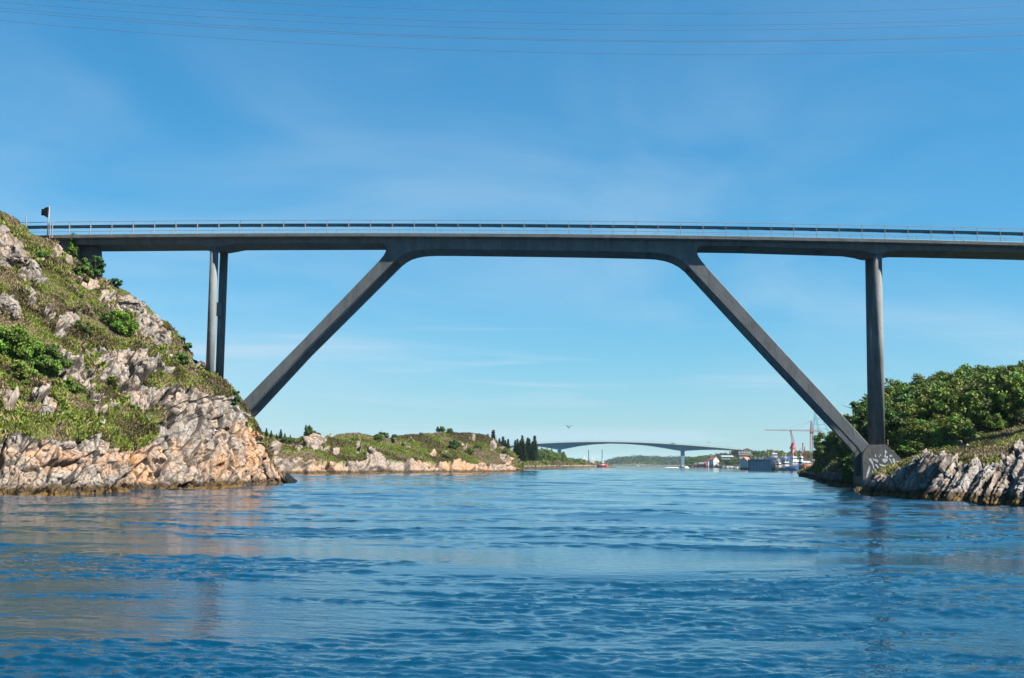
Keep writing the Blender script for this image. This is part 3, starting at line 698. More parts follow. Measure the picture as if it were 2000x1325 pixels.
G1 = (.140, .250, .030); G2 = (.100, .195, .030); G3 = (.18, .25, .04); G4 = (.055, .125, .034)
shrub(30, 700, 2.0, 1.5, 'large bright green shrub at the left edge of the hillside', G1, 61, 44, 300, .10)
shrub(90, 728, 1.7, 1.2, 'dark green shrub right of the large bright one', G2, 62, 36, 280, .10)
shrub(140, 765, 1.0, .6, 'small green shrub below the dark green one', G1, 63, 20, 200, .09)
shrub(45, 745, 1.0, .8, 'yellow green shrub below the large bright one', G3, 64, 20, 200, .09)
shrub(240, 655, 1.2, 1.5, 'upright bright green shrub in the middle of the hillside', G1, 65, 34, 260, .09)
shrub(212, 640, .6, .9, 'small green shrub left of the upright bright one', G2, 66, 18, 180, .08)
shrub(350, 715, .9, .8, 'green shrub near the right edge of the hillside', G2, 67, 20, 180, .08)
shrub(375, 680, .5, .5, 'small shrub on the hillside skyline left of the columns', G2, 68, 14, 120, .07)
shrub(190, 545, .9, 1.7, 'dark leafy shrub standing against the bridge abutment', G4, 69, 26, 200, .09, .32, dy=-.7)
shrub(172, 545, .8, 1.1, 'low leafy shrub in front of the bridge abutment', G2, 70, 22, 180, .09, .32, dy=-1.0)
shrub(225, 560, .9, .5, 'low dark shrub on the skyline right of the abutment', G4, 71, 18, 120, .07)
shrub(462, 790, .55, .9, 'dark shrub at the foot of the left bridge strut', G4, 72, 18, 150, .08, .32, dy=-.2)
shrub(85, 505, .8, .5, 'small green shrub between the hilltop boulders', G2, 73, 16, 140, .08)
shrub(160, 650, 1.3, .6, 'spreading olive shrub left of the upright bright one', (.09, .12, .03), 74, 24, 200, .08)

# boulders on the left hillside
def boulder(px, py, s, label, seed, sheet=LH, m=ROCK_L, sq=(1.2, .9, .8), dz=0):
    p = surf_at(sheet, px, py); bm = bmesh.new(); bmesh.ops.create_icosphere(bm, subdivisions=5, radius=1)
    co = np.array([v.co for v in bm.verts]); h, _ = facet(co * 1.0, strata(.9, 1.2, .9, 20), seed); h2, _ = facet(co * 1.0, strata(.35, .5, .35, 20), seed + 5)
    r_ = 1 + .42 * h + .16 * h2 + .05 * fbm(co, 5, 3, seed)
    for v, k in zip(bm.verts, r_): v.co = Vector((v.co.x * sq[0], v.co.y * sq[1], v.co.z * sq[2])) * (k * s)
    me = bpy.data.meshes.new('boulder'); bm.to_mesh(me); bm.free(); o = link('boulder', me, m); o.location = (p.x, p.y, p.z + dz)
    meta(o, label, 'boulder', 'boulders on the left hillside' if sheet is LH else None); return o
boulder(16, 508, 1.25, 'large grey boulder at the left edge near the hilltop', 11)
boulder(55, 532, .95, 'rounded pale boulder right of the large one near the hilltop', 12, sq=(1.0, .9, 1.0))
boulder(90, 806, .55, 'pointed pale boulder in the grass above the left cliff', 13, sq=(1, .8, .8))
boulder(312, 665, .8, 'smooth pale boulder on the skyline beside the columns', 14, sq=(1.0, .9, .8))
boulder(8, 605, 1.0, 'grey boulder above the large shrub at the left edge', 15, sq=(1.1, .9, .9))
boulder(250, 603, 1.1, 'long sloping grey boulder on the upper skyline', 16, sq=(1.3, .9, .7))
# rock wedge in the water beyond the tip, shade put into its colour
_r = MB(); _p = water_pt(556, 942.3); _q = water_pt(585, 941)
_r.loft([[Vector((_p.x + (_q.x - _p.x) * t + 0, _p.y + 2 + dy_, z_ * (1 - t * .75) - .3 * (1 if z_ == 0 else 0))) for dy_, z_ in ((-1.6, 0), (-1.0, .65), (0.2, .85), (1.6, .5), (2.2, 0))] for t in (-.25, .1, .35, .6, .85, 1.02)])
o = _r.build('rock', mat('shade_painted_rock', (.006, .007, .008), .8, vary=.3, spec=.1), bevel=.04); meta(o, 'low rock coloured black for shade in the water beyond the tip of the left cliff', 'rock')

# island trees and bushes
def isl(px, py, S, h, wd, label, k=None, kind='bush', grp='bushes on the island'):
    V, G, qx, qy = S[:4]; d = (qx - px) ** 2 + (qy - py) ** 2; i = np.argmin(d); p = V.reshape(-1, 3)[i]
    if kind == 'bush': return tree('bush', (p[0], p[1], p[2] - h * .12), h, wd, label, grp, k, cat='bush')
    return conifer((p[0], p[1], p[2] - .3), h, wd, label, grp, k)
for a in [(602, 853, 2.8, 1.8, 'thin small tree on the crag at the left of the island', 2), (748, 860, 2.4, 3.0, 'largest round bush on the island skyline', 4), (770, 857, 1.4, 1.4, 'small bush right of the largest island bush', 4),
          (738, 864, 2.0, 2.2, 'low bush left of the largest island bush', 1), (862, 848, 2.4, 2.6, 'round bush at the highest point of the island', 4), (878, 847, 1.3, 1.8, 'low bush right of the highest island bush', 2),
          (822, 850, 1.0, 1.2, 'tiny bush on the skyline left of the island summit', 4), (888, 880, 2.6, 2.8, 'dark green bush in the middle of the island slope', 2), (917, 888, 1.6, 3.2, 'bright green bush patch right of the dark bush on the island', 3),
          (872, 897, 1.3, 2.0, 'small green bush low on the island slope', 1), (932, 880, 1.4, 2.6, 'pale bush on the right slope of the island', 3), (985, 885, 1.6, 2.6, 'green bush at the right end of the island', 1),
          (695, 862, 1.0, 2.0, 'flat bush on the upper slope of the island', 1), (560, 868, 1.5, 3.0, 'wide green bush near the left cliff tip on the island', 1)]:
    isl(a[0], a[1], IS, a[2], a[3], a[4], a[5])
for i, (x, y, h) in enumerate([(520, 850, 2.6), (530, 852, 2.2), (548, 857, 3.0), (556, 860, 2.4), (566, 862, 2.2), (575, 865, 1.8), (540, 857, 2.0), (690, 852, 1.2), (696, 852, 1.0), (528, 858, 2.0)]):
    isl(x, y + 3, IS, h * .8, 1.5, 'small dark spruce on the skyline of the island left part', None, 'c', 'spruces at the left of the island')
def spot(px, Y, py_base): return at(px, py_base, Y)
for i, (x, yt, Y) in enumerate([(952, 846, 330), (957, 848, 335), (963, 841, 330), (967, 850, 325), (975, 852, 330), (982, 851, 335), (987, 850, 330), (992, 858, 330), (979, 858, 322),
                                (1006, 855, 380), (1010, 856, 385), (1016, 850, 380), (1020, 851, 378), (1025, 852, 385), (1030, 850, 380), (1034, 855, 376), (1039, 853, 380), (1044, 852, 384), (1047, 856, 380), (1013, 862, 372), (1022, 860, 370), (1031, 861, 372), (1041, 862, 372)]):
    z0 = 3.0; top = at(x, yt, Y).z; p = at(x, 890, Y)
    lab = 'dark spruce in the clump just behind the island summit' if x < 1000 else 'dark spruce in the tall clump beyond the right end of the island'
    conifer((p.x, Y, z0), (top - z0) * (1.0, .82, 1.05, .72, .93)[i % 5], 1.15 + .15 * (i % 3), lab, 'spruces behind the island' if x < 1000 else 'spruces beyond the island')
_r2 = random.Random(5)
for i in range(46):
    x = 1003 + (i / 45.) * 132 + _r2.uniform(-3, 3); Y = float(np.interp(x, [1000, 1040, 1080, 1120, 1160], [440, 540, 660, 780, 860])) + _r2.uniform(8, 40)
    top = at(x, float(np.interp(x, [1000, 1030, 1055, 1080, 1100, 1115, 1130, 1140], [884, 876, 877, 881, 885, 893, 898, 903])) + _r2.uniform(0, 9), Y).z
    p = at(x, 900, Y); h = max(top - 2.5, 3); tree('deciduous_tree', (p.x, Y, 2.0), h + .5, max(h * .9, 6) * _r2.uniform(.85, 1.2), 'fresh green tree in the belt along the headland', 'trees along the headland', k=_r2.choice([0, 1, 3, 3]))
# town wood: conifers and broadleaf trees behind the houses and the dock
def town_wood():
    r = random.Random(23)
    sil = ([1336, 1345, 1360, 1380, 1400, 1420, 1440, 1455, 1470, 1485, 1500, 1540, 1600, 1650], [899, 895, 891, 887, 885, 882, 880, 878, 877, 876, 878, 879, 878, 878])
    for i in range(170):
        x = r.uniform(1334, 1640); back = r.random(); Yb = float(np.interp(x, [1325, 1400, 1450, 1500, 1560, 1640], [1340, 1240, 1060, 910, 860, 830]))
        Y = Yb + 60 + back * 240; ys = float(np.interp(x, *sil)); yt = ys + (1 - back) * 14 + r.uniform(-1.5, 4)
        p = at(x, 905, Y); top = at(x, yt, Y).z; g = ground_z(TL, p.x, Y); h = max(top - g, 6)
        if r.random() < .5: conifer((p.x, Y, g - .5), min(h, 20) + .5, 1.0, 'dark spruce in the wood behind the town quay', 'trees in the wood behind the quay')
        else: tree('deciduous_tree', (p.x, Y, g - .5), min(h, 14) + .5, r.uniform(8, 13), 'broad green tree in the wood behind the town quay', 'trees in the wood behind the quay', k=r.choice([0, 2, 4, 5]))
town_wood()
_r3 = random.Random(31)
for i in range(34):
    x = _r3.uniform(1340, 1460); Y = float(np.interp(x, [1325, 1400, 1450, 1500], [1330, 1230, 1050, 900])) + _r3.uniform(14, 75); p = at(x, 905, Y); h = _r3.uniform(3.5, 6.5)
    if any(abs(x - hx) < 7 and Y < hy for hx, hy in ((1399, 1250), (1388, 1262), (1453, 1015), (1362, 1262), (1378, 1258), (1371, 1258))): continue
    tree('bush', (p.x, Y, ground_z(TL, p.x, Y) - .4), h, h * _r3.uniform(1.1, 1.6), 'green bush on the slope between the houses behind the town quay', 'bushes between the town houses', k=_r3.choice([0, 2, 4, 5]), cat='bush')
# far forest: nobody could count it
Pf, Nf = pick(FR[0], (FR[1] > .2) * (FR[1] < 2.3) * 1.0, 5200, 53, FR[4]); rf = np.random.RandomState(3)
Pq = np.repeat(Pf, 14, 0) + rf.normal(size=(len(Pf) * 14, 3)) * np.array([2.6, 2.6, 2.4]) + np.array([0, 0, 2.5])
cf = foliage_cols(np.repeat(np.arange(len(Pf)), 14), (.045, .075, .03), 3, .35, .2)
meta(link('far_forest', leaf_mesh('far_forest', Pq, rf.normal(size=Pq.shape), np.full(len(Pq), 1.5), cf, 4)), 'dense forest on the far shore under the distant bridge', 'forest', kind='stuff')

# ------------------------------------------------------------------ main bridge
CONC = mat('concrete', (.085, .095, .100), .85, col2=(.128, .138, .142), vscale=1.3, bump=.5, bscale=9, stretch=(1, 1, .35))
CONC_D = mat('concrete_stained', (.062, .063, .062), .85, col2=(.105, .104, .10), vscale=1.6, bump=.5, bscale=9, stretch=(1, 1, .35))
def weather(m, tide=False):
    t = m.node_tree; n = t.nodes; l = t.links; b = n['Principled BSDF']; src = b.inputs['Base Color'].links[0].from_socket; g = n.new('ShaderNodeNewGeometry')
    def mul(fac, col, cur):
        x = n.new('ShaderNodeMix'); x.data_type = 'RGBA'; x.blend_type = 'MULTIPLY'; l.new(fac, x.inputs[0]); l.new(cur, x.inputs[6]); x.inputs[7].default_value = (*col, 1); return x.outputs[2]
    def band(scale, strch, lo, hi, amt):
        k = n.new('ShaderNodeMapping'); k.inputs['Scale'].default_value = strch; l.new(g.outputs['Position'], k.inputs[0]); x = n.new('ShaderNodeTexNoise'); x.inputs['Scale'].default_value = scale; x.inputs['Detail'].default_value = 5; x.inputs['Roughness'].default_value = .65
        l.new(k.outputs[0], x.inputs[0]); r = n.new('ShaderNodeMapRange'); r.inputs[1].default_value = lo; r.inputs[2].default_value = hi; r.inputs[4].default_value = amt; l.new(x.outputs[0], r.inputs[0]); return r.outputs[0]
    c = mul(band(2.4, (1, 1, .05), .52, .70, .6), (.55, .56, .58), src)      # rain streaks
    c = mul(band(.55, (1, 1, 1), .52, .60, .35), (.62, .60, .56), c)           # damp patches
    c = mul(band(7.0, (1, 1, .3), .62, .70, .9), (.45, .42, .38), c)          # stains
    wv = n.new('ShaderNodeTexWave'); wv.bands_direction = 'Z'; wv.inputs['Scale'].default_value = 1.6; wv.inputs['Distortion'].default_value = .0; l.new(g.outputs['Position'], wv.inputs[0])
    r = n.new('ShaderNodeMapRange'); r.inputs[1].default_value = .04; r.inputs[2].default_value = .0; r.inputs[4].default_value = .55; l.new(wv.outputs['Fac'], r.inputs[0]); c = mul(r.outputs[0], (.5, .5, .5), c)   # board joints
    if tide:
        sp = n.new('ShaderNodeSeparateXYZ'); l.new(g.outputs['Position'], sp.inputs[0]); r = n.new('ShaderNodeMapRange'); r.inputs[1].default_value = .95; r.inputs[2].default_value = .55; l.new(sp.outputs[2], r.inputs[0]); c = mul(r.outputs[0], (.25, .24, .20), c)
    l.new(c, b.inputs['Base Color'])
weather(CONC); weather(CONC_D, True)
ASPH = mat('asphalt', (.05, .05, .052), .9, vary=.2, vscale=6)
STEEL = mat('galvanised_steel', (.26, .28, .29), .6, .2, vary=.12, vscale=4)
STEEL_P = mat('post_steel', (.20, .21, .22), .6, vary=.25, vscale=3)
STEEL_D = mat('dull_steel', (.10, .17, .20), .5, .3, vary=.15, vscale=4)
Y0 = 111.0; BA = math.radians(3.45)
TV = Vector((math.cos(BA), -math.sin(BA), 0)); SV = Vector((math.sin(BA), math.cos(BA), 0)); BO = Vector((0, Y0, 0))
def bp(t, s, z): return BO + TV * t + SV * s + Vector((0, 0, z))
def bpx(px, py, s=0.0):
    """(t, z) of a photo pixel on the vertical plane s metres behind the near web"""
    d = ray(px, py); k = (BO + SV * s - CO).dot(SV) / d.dot(SV); p = CO + d * k; return ((p - BO).dot(TV), p.z)
bridge = empty('bridge', bp(0, 2, 0)); meta(bridge, 'grey concrete road bridge on slanted legs spanning the strait', 'bridge')
BINV = Matrix.Translation(-bridge.location)
def bpart(mb, name, m, parent=None, bevel=0, smooth=False):
    mb.v = [tuple(Vector(v) - bridge.location) for v in mb.v]; return mb.build(name, m, parent or bridge, smooth, bevel=bevel)
WEB, OV = 3.85, 0.52
fas = [(-260, 465.5), (0, 461), (80, 460.5), (300, 458.6), (500, 457.2), (700, 456.8), (900, 457), (1100, 458.2), (1260, 460), (1460, 463.3), (1600, 466), (1760, 469.3), (2000, 474.6), (2300, 483), (2600, 492.5), (2900, 503)]
ft = [bpx(x, y, -OV) for x, y in fas]
def ztop(t): return float(np.interp(t, [a for a, _ in ft], [b for _, b in ft]))
cf_ = np.polyfit([a for a, _ in ft], [b for _, b in ft], 4)
ztop = lambda t: float(np.polyval(cf_, t))
TL0, TR0 = ft[0][0], ft[-1][0]; ts = np.linspace(TL0, TR0, 60)
FH = .24
d = MB(); d.loft([[bp(t, -OV, ztop(t)), bp(t, -OV, ztop(t) - FH), bp(t, -OV + .12, ztop(t) - FH - .02), bp(t, .02, ztop(t) - FH - .16), bp(t, WEB - .02, ztop(t) - FH - .16), bp(t, WEB + OV - .12, ztop(t) - FH - .02), bp(t, WEB + OV, ztop(t) - FH), bp(t, WEB + OV, ztop(t)),
                   bp(t, WEB + OV - .35, ztop(t)), bp(t, WEB + OV - .36, ztop(t) - .12), bp(t, -OV + .36, ztop(t) - .12), bp(t, -OV + .35, ztop(t))] for t in ts])
bpart(d, 'deck', CONC)
d = MB(); d.loft([[bp(t, -OV + .37, ztop(t) - .116), bp(t, -OV + .37, ztop(t) - .09), bp(t, WEB + OV - .37, ztop(t) - .09), bp(t, WEB + OV - .37, ztop(t) - .116)] for t in ts]); bpart(d, 'roadway', ASPH)
# girder: side outline along the near web, from photo pixels
under = [(66, 478.2), (158, 478), (250, 477.3), (330, 476.6), (380, 476.2), (398, 478.5), (407, 481.5), (426, 481.5), (440, 479), (458, 475.6), (520, 475.2), (640, 474.8), (735, 474.6),
         (746, 475), (751, 478), (754, 484), (753.5, 491), (750, 498), (743, 507), (774, 507), (783, 500), (793, 494.5), (805, 490.6), (820, 488), (840, 486.8), (880, 486.8), (960, 487.8), (1060, 489), (1160, 490.6), (1260, 492.8), (1285, 494), (1303, 497), (1318, 502), (1332, 509.5), (1343, 518.5),
         (1377.5, 518.5), (1370, 510), (1364, 501), (1361.5, 494), (1362, 487), (1365, 482), (1372, 480), (1450, 481), (1600, 485.5), (1662, 487.3), (1685, 490.8), (1700, 494.8), (1724, 495.5), (1738, 491.5), (1755, 489), (1800, 489.6), (2000, 494), (2300, 502.5), (2600, 512), (2900, 522.5)]
ut = [bpx(x, y) for x, y in under]
topl = [(t, ztop(t) - FH - .163) for t in np.linspace(ut[-1][0], ut[0][0], 40)]
outl = ut + topl
bpart(MB().prism([bp(t, 0, z) for t, z in outl], [bp(t, WEB, z) for t, z in outl]), 'girder', CONC)
# slab line under the parapet edge and small drain stubs
d = MB()
for x in list(range(205, 2000, 129)):
    t, z = bpx(x, 471); d.tube(bp(t, -.03, z), bp(t, .1, z), .05, .05, 8)
bpart(d, 'drain_pipes', mat('drain_dark', (.03, .03, .03), .8))
# slanted legs
def leg(pts, s0, s1, nm='leg'):
    q = [bpx(x, y) for x, y in pts]; return bpart(MB().prism([bp(t, s0, z) for t, z in q], [bp(t, s1, z) for t, z in q]), nm, CONC, bevel=.03)
LEGW = .70
lp = [(743, 507.1), (587, 669.5), (472, 786), (462, 800), (476, 812), (488, 800), (590, 690), (773.8, 507.1)]
rp = [(1343.2, 518.6), (1500, 688), (1596, 790), (1672, 871), (1683, 885), (1697, 868.5), (1610, 772), (1500, 653.5), (1377.4, 518.6)]
for s0 in (0.0, WEB - LEGW): leg(lp, s0, s0 + LEGW); leg(rp, s0, s0 + LEGW)
# round columns
def column(xc, ytop, s, r, zb, nm='column'):
    t, z = bpx(xc, ytop); a = bp(t, s, z + .25); b = bp(t, s, zb); d = MB(); d.tube(b, a, r, r, 28); o = bpart(d, nm, CONC, smooth=True)
    return t
tL = column(416.5, 482, .40, .385, 6.0); column(416.5, 482, WEB - .40, .385, 6.0)
_tp, _zp = bpx(1715, 868.5)
tR = column(1715.3, 495, .42, .415, _zp - .05); column(1715.3, 495, WEB - .42, .385, _zp - .05)
z1 = bpx(420, 612)[1]; z0 = bpx(420, 587)[1]
bpart(MB().box(0, 1, 0, 1, 0, 1) if False else MB().prism([bp(tL - .14, .75, z1), bp(tL + .14, .75, z1), bp(tL + .14, .75, z0), bp(tL - .14, .75, z0)], [bp(tL - .14, WEB - .75, z1), bp(tL + .14, WEB - .75, z1), bp(tL + .14, WEB - .75, z0), bp(tL - .14, WEB - .75, z0)]), 'cross_beam', CONC)
# right pedestal: two walls with a recess facing the water, solid behind and below
pz = lambda x, y: bpx(x, y)
P1 = pz(1685, 885); P2 = pz(1697, 869); P3 = pz(1731, 868.5); P4 = pz(1777, 912); P5 = pz(1800, 940)
zrec = pz(1685, 931)[1]; tr = P1[0] + 1.15
near_w = [(P1[0], -1.5), P1, P2, P3, P4, P5, (P5[0], -1.5)]
ped = MB()
def wall(s0, s1): ped.prism([bp(t, s0, z) for t, z in wq], [bp(t, s1, z) for t, z in wq])
wq = near_w; wall(-.02, .68)
wall(WEB - .68, WEB + .02)
inner = [(tr, zrec), (tr, P2[1] - .02), (P3[0], P3[1] - .02), P4, P5, (P5[0], -1.5), (P1[0] + .03, -1.5), (P1[0] + .03, zrec)]
wq = inner; wall(.68, WEB - .68)
PED = bpart(ped, 'pedestal', CONC_D)
# white painted marks on the near face of the pedestal (photo crop at 1600,780, 6.625 x)
WHITE = mat('white_paint', (.46, .49, .52), .8, vary=.4, vscale=5)
marks = [[(645, 770), (670, 762), (690, 800), (705, 850), (712, 890), (700, 905), (692, 860), (668, 815), (648, 790)], [(648, 855), (660, 880), (655, 925), (640, 960), (628, 1010), (618, 1035), (607, 1010), (612, 970), (630, 920), (640, 880)],
         [(690, 915), (700, 950), (708, 1000), (716, 1035), (703, 1040), (697, 1000), (686, 945)], [(722, 895), (735, 915), (741, 955), (730, 965), (720, 935), (714, 910)], [(695, 765), (715, 775), (750, 785), (765, 800), (755, 820), (735, 812), (718, 795), (700, 790)],
         [(722, 712), (732, 722), (735, 750), (726, 755), (722, 735)], [(765, 725), (780, 740), (782, 752), (770, 748)], [(783, 712), (800, 718), (802, 738), (795, 735), (788, 722)], [(722, 840), (745, 845), (765, 880), (775, 915), (765, 918), (750, 880), (730, 858)],
         [(770, 925), (785, 950), (805, 975), (838, 975), (836, 985), (800, 985), (778, 960)], [(775, 835), (800, 840), (840, 855), (880, 850), (900, 858), (890, 868), (850, 885), (820, 872), (790, 862)], [(905, 850), (922, 855), (918, 880), (905, 895), (890, 880)],
         [(815, 780), (850, 765), (885, 780), (880, 805), (855, 825), (828, 810)], [(852, 650), (865, 665), (882, 690), (868, 692), (860, 705), (866, 740), (858, 760), (840, 745), (850, 715), (848, 690)], [(868, 735), (890, 740), (888, 765), (872, 770)], [(910, 730), (930, 715), (948, 735), (935, 750), (915, 745)],
         [(905, 760), (925, 780), (945, 820), (942, 838), (930, 825), (915, 795), (903, 775)], [(950, 765), (970, 768), (985, 800), (995, 835), (1028, 860), (1020, 882), (1000, 870), (985, 845), (965, 835), (950, 800)], [(990, 795), (1030, 805), (1055, 800), (1050, 822), (1025, 825), (1000, 812)],
         [(1065, 818), (1095, 825), (1090, 832), (1072, 830)], [(945, 880), (955, 885), (958, 912), (948, 905)], [(855, 880), (868, 890), (862, 900), (852, 893)], [(895, 895), (912, 905), (905, 915), (897, 908)], [(735, 775), (752, 778), (748, 788), (738, 785)]]
d = MB()
for mk in marks:
    q = [bpx(1600 + x / 6.625, 780 + y / 6.625, -.03) for x, y in mk]; d.prism([bp(t, -.03, z) for t, z in q], [bp(t, -.021, z) for t, z in q])
gm = bpart(d, 'painted_marks', WHITE)
# left abutment
d = MB(); q = [bpx(x, y) for x, y in [(78, 463), (158, 477.5), (152, 540), (120, 520), (84, 486)]]
q = [bpx(x, y) for x, y in [(70, 478), (149, 478), (151, 560), (70, 530)]]; q = [(t, min(z, ztop(t) - FH - .17)) for t, z in q]
d.prism([bp(t, -.12, z) for t, z in q], [bp(t, WEB + .12, z) for t, z in q]); bpart(d, 'abutment', CONC, bevel=.03)
d = MB(); q = [bpx(x, y) for x, y in [(151, 479), (183, 478.5), (184, 560), (152, 565)]]; d.prism([bp(t, .9, z) for t, z in q], [bp(t, 2.0, z) for t, z in q]); bpart(d, 'abutment_wall', CONC_D, bevel=.03)
# railings
tA, tB = bpx(94, 447, -.40)[0], bpx(1953.5, 457, -.40)[0]; SPC = (tB - tA) / 43.0
for nm, s in (('railing', -.42), ('railing', WEB + .42)):
    e = bpart(MB().loft([[bp(t, s - .025, ztop(t) + 1.25), bp(t, s - .025, ztop(t) + 1.30), bp(t, s + .025, ztop(t) + 1.30), bp(t, s + .025, ztop(t) + 1.25)] for t in np.linspace(TL0 + 12, TR0, 60)]), 'railing', STEEL)
    sg = 1 if s < 0 else -1; w0 = s + sg * .08
    g_ = MB(); prof = [(0, .66), (.035, .69), (.07, .72), (.07, .765), (.03, .80), (.03, .835), (.07, .87), (.07, .92), (.035, .955), (0, .985)]
    tt = np.linspace(TL0 + 12, TR0, 60)
    def gp_(t, u, z, k): return bp(t, w0 + sg * (u + k), ztop(t) + z)
    g_.loft([[gp_(t, u, z, 0) for u, z in prof] + [gp_(t, u, z, .012) for u, z in reversed(prof)] for t in tt]); bpart(g_, 'guard_beam', STEEL_D, None).parent = bridge
    i0 = -1 if s < 0 else -1
    for i in range(i0, 66):
        t = tA + SPC * i; bent = (i == 9 and s < 0)
        m_ = MB(); zt = ztop(t)
        if bent:
            m_.loft([[bp(t + dx_ - .028, s - .03, zt + z_), bp(t + dx_ + .028, s - .03, zt + z_), bp(t + dx_ + .028, s + .03, zt + z_), bp(t + dx_ - .028, s + .03, zt + z_)] for dx_, z_ in ((0, 0), (.02, .5), (-.12, .85), (.05, 1.25))])
        else:
            m_.loft([[bp(t - .023, s - .03, zt + z_), bp(t + .023, s - .03, zt + z_), bp(t + .023, s + .03, zt + z_), bp(t - .023, s + .03, zt + z_)] for z_ in (0, 1.25)])
            m_.loft([[bp(t - .05, s + sg * .02, zt + z_), bp(t + .05, s + sg * .02, zt + z_), bp(t + .05, s + sg * .085, zt + z_), bp(t - .05, s + sg * .085, zt + z_)] for z_ in (.74, .90)])
        m_.v = [tuple(Vector(v) - bridge.location) for v in m_.v]; po = m_.build('post', STEEL_P, e)
# traffic light, end posts
POSTW = mat('pale_metal', (.16, .16, .17), .5, vary=.1); BLACK = mat('black_plastic', (.004, .008, .010), .7, spec=.15)
t0, zt0 = bpx(92.5, 459, -.62); tl = empty('traffic_light', bp(t0, -.62, ztop(t0))); meta(tl, 'traffic light with black signal head on a pale pole at the bridge end', 'traffic light')
MB().tube((0, 0, -.5), (.06, 0, 2.75), .055, .05, 12).build('pole', POSTW, tl, True)
hd = MB(); hd.loft([[(-.0, -.18, 1.62), (-.0, .18, 1.62), (-.36, .18, 1.82), (-.36, -.18, 1.82)], [(-.0, -.18, 2.66), (-.0, .18, 2.66), (-.36, .18, 2.56), (-.36, -.18, 2.56)]]); h_ = hd.build('signal_head', BLACK, tl, bevel=.02)
for z_ in (1.98, 2.19, 2.40):
    vz = MB(); vz.tube((-.35, 0, z_), (-.64, 0, z_ - .02), .095, .105, 14, cap=False); vz.build('visor', BLACK, h_)
    MB().tube((-.358, 0, z_), (-.375, 0, z_), .08, .08, 14).build('lens', mat('lens', (.05, .05, .05), .2), h_)
for (x, y0_, y1_, s, lab) in [(49, 468, 423, -.55, 'pale post behind the hilltop grass left of the traffic light'), (101.5, 459, 433, -.60, 'short pale post right of the traffic light'), (97.0, 459, 434, -.64, 'short pale post just beside the traffic light pole')]:
    t_, zb = bpx(x, y0_, s); _, zt_ = bpx(x, y1_, s); o = MB().tube((0, 0, -.3), (0, 0, zt_ - zb - .06), .05, .05, 10).tube((0, 0, zt_ - zb - .06), (0, 0, zt_ - zb), .06, .045, 10).build('post', POSTW)
    o.location = bp(t_, s, zb); o.name = 'marker_post'; meta(o, lab, 'post')
# ivy on the abutment corner
_a = bpx(140, 490, -.15); io = empty('ivy', bp(_a[0], -.15, _a[1] - 1.6)); meta(io, 'green ivy climbing the corner of the left bridge abutment', 'climbing plant')
P_, N_, I_ = crown_pts(.55, .25, 1.9, 1.6, 26, 130, 808, .5); link('foliage', leaf_mesh('foliage', P_, N_, np.full(len(P_), .07), foliage_cols(I_, G1, 809), 810), None, io)
MB().tube((0, .1, -.6), (.05, .1, 2.6), .03, .01, 6).build('stem', BARK, io)

# ------------------------------------------------------------------ power cables
CAB = mat('cable', (.09, .15, .20), .5)
names = ['highest', 'second', 'third', 'fourth', 'fifth', 'lowest']
for i, (a, b, c_, Y) in enumerate([(-32, 23, 11, 96), (-12, 45, 35, 94), (4, 56, 44, 92), (15, 75, 67, 90), (21.5, 77.5, 68.5, 88), (40, 101, 94, 86)]):
    q = [at(0, a, Y), at(1000, b, Y), at(2000, c_, Y)]; cf2 = np.polyfit([p.x for p in q], [p.z for p in q], 2)
    m_ = MB(); xx = np.linspace(-75, 75, 60); rr = .015
    m_.loft([[(x, Y + math.cos(k * PI / 3) * rr, float(np.polyval(cf2, x)) + math.sin(k * PI / 3) * rr) for k in range(6)] for x in xx])
    o = m_.build('power_cable', CAB); meta(o, '%s of the thin power cables hanging across the sky' % names[i], 'cable', 'power cables across the sky')

# ------------------------------------------------------------------ distant bridge
FB = mat('haze_tinted_concrete', (.13, .22, .27), .8, vary=.1, vscale=.1)  # blue cast of shade and distance haze put into the concrete colour
FY = 1300.0; fo = at(1190, 905, FY); fb = empty('bridge', (fo.x, FY, 0)); meta(fb, 'distant box girder bridge tinted blue for shade and haze, with a long arched span', 'bridge')
def fx(px, py, Y=FY): p = at(px, py, Y); return (p.x - fo.x, p.z)
tp = [(985, 871.5), (1050, 866.5), (1093, 864.6), (1140, 863.2), (1190, 862.6), (1250, 864.2), (1300, 866.9), (1334, 869.3), (1370, 871.8), (1400, 874.2), (1440, 877.6), (1480, 881.5), (1540, 888)]
bt = [(985, 876), (1030, 870.8), (1050, 872), (1075, 875.5), (1093, 879.3), (1105, 877), (1130, 872), (1160, 868.2), (1195, 866.6), (1230, 867.6), (1265, 870.5), (1300, 875.8), (1325, 880.2), (1334, 881.6), (1345, 880.6), (1370, 879.2), (1400, 878.8), (1440, 880.5), (1480, 884.0), (1540, 890.5)]
q1 = [fx(*p) for p in tp]; q2 = [fx(*p) for p in bt]
xs_ = np.linspace(q1[0][0], q1[-1][0], 70); zt_ = np.interp(xs_, [a for a, _ in q1], [b for _, b in q1]); zb_ = np.interp(xs_, [a for a, _ in q2], [b for _, b in q2])
zt_ = np.polyval(np.polyfit(xs_, zt_, 4), xs_)
MB().loft([[(x, 2, b_), (x, 8, b_), (x, 8.2, t_ - .5), (x, 2 - .2, t_ - .5)] for x, t_, b_ in zip(xs_, zt_, zb_)]).build('girder', FB, fb)
MB().loft([[(x, 0, t_ - .49), (x, 10, t_ - .49), (x, 10, t_), (x, 0, t_)] for x, t_ in zip(xs_, zt_)]).build('deck', mat('far_deck', (.30, .31, .32), .8), fb)
MB().loft([[(x, -.02, t_ + .9), (x, .06, t_ + .9), (x, .06, t_ + 1.1), (x, -.02, t_ + 1.1)] for x, t_ in zip(xs_, zt_)]).build('railing', STEEL, fb)
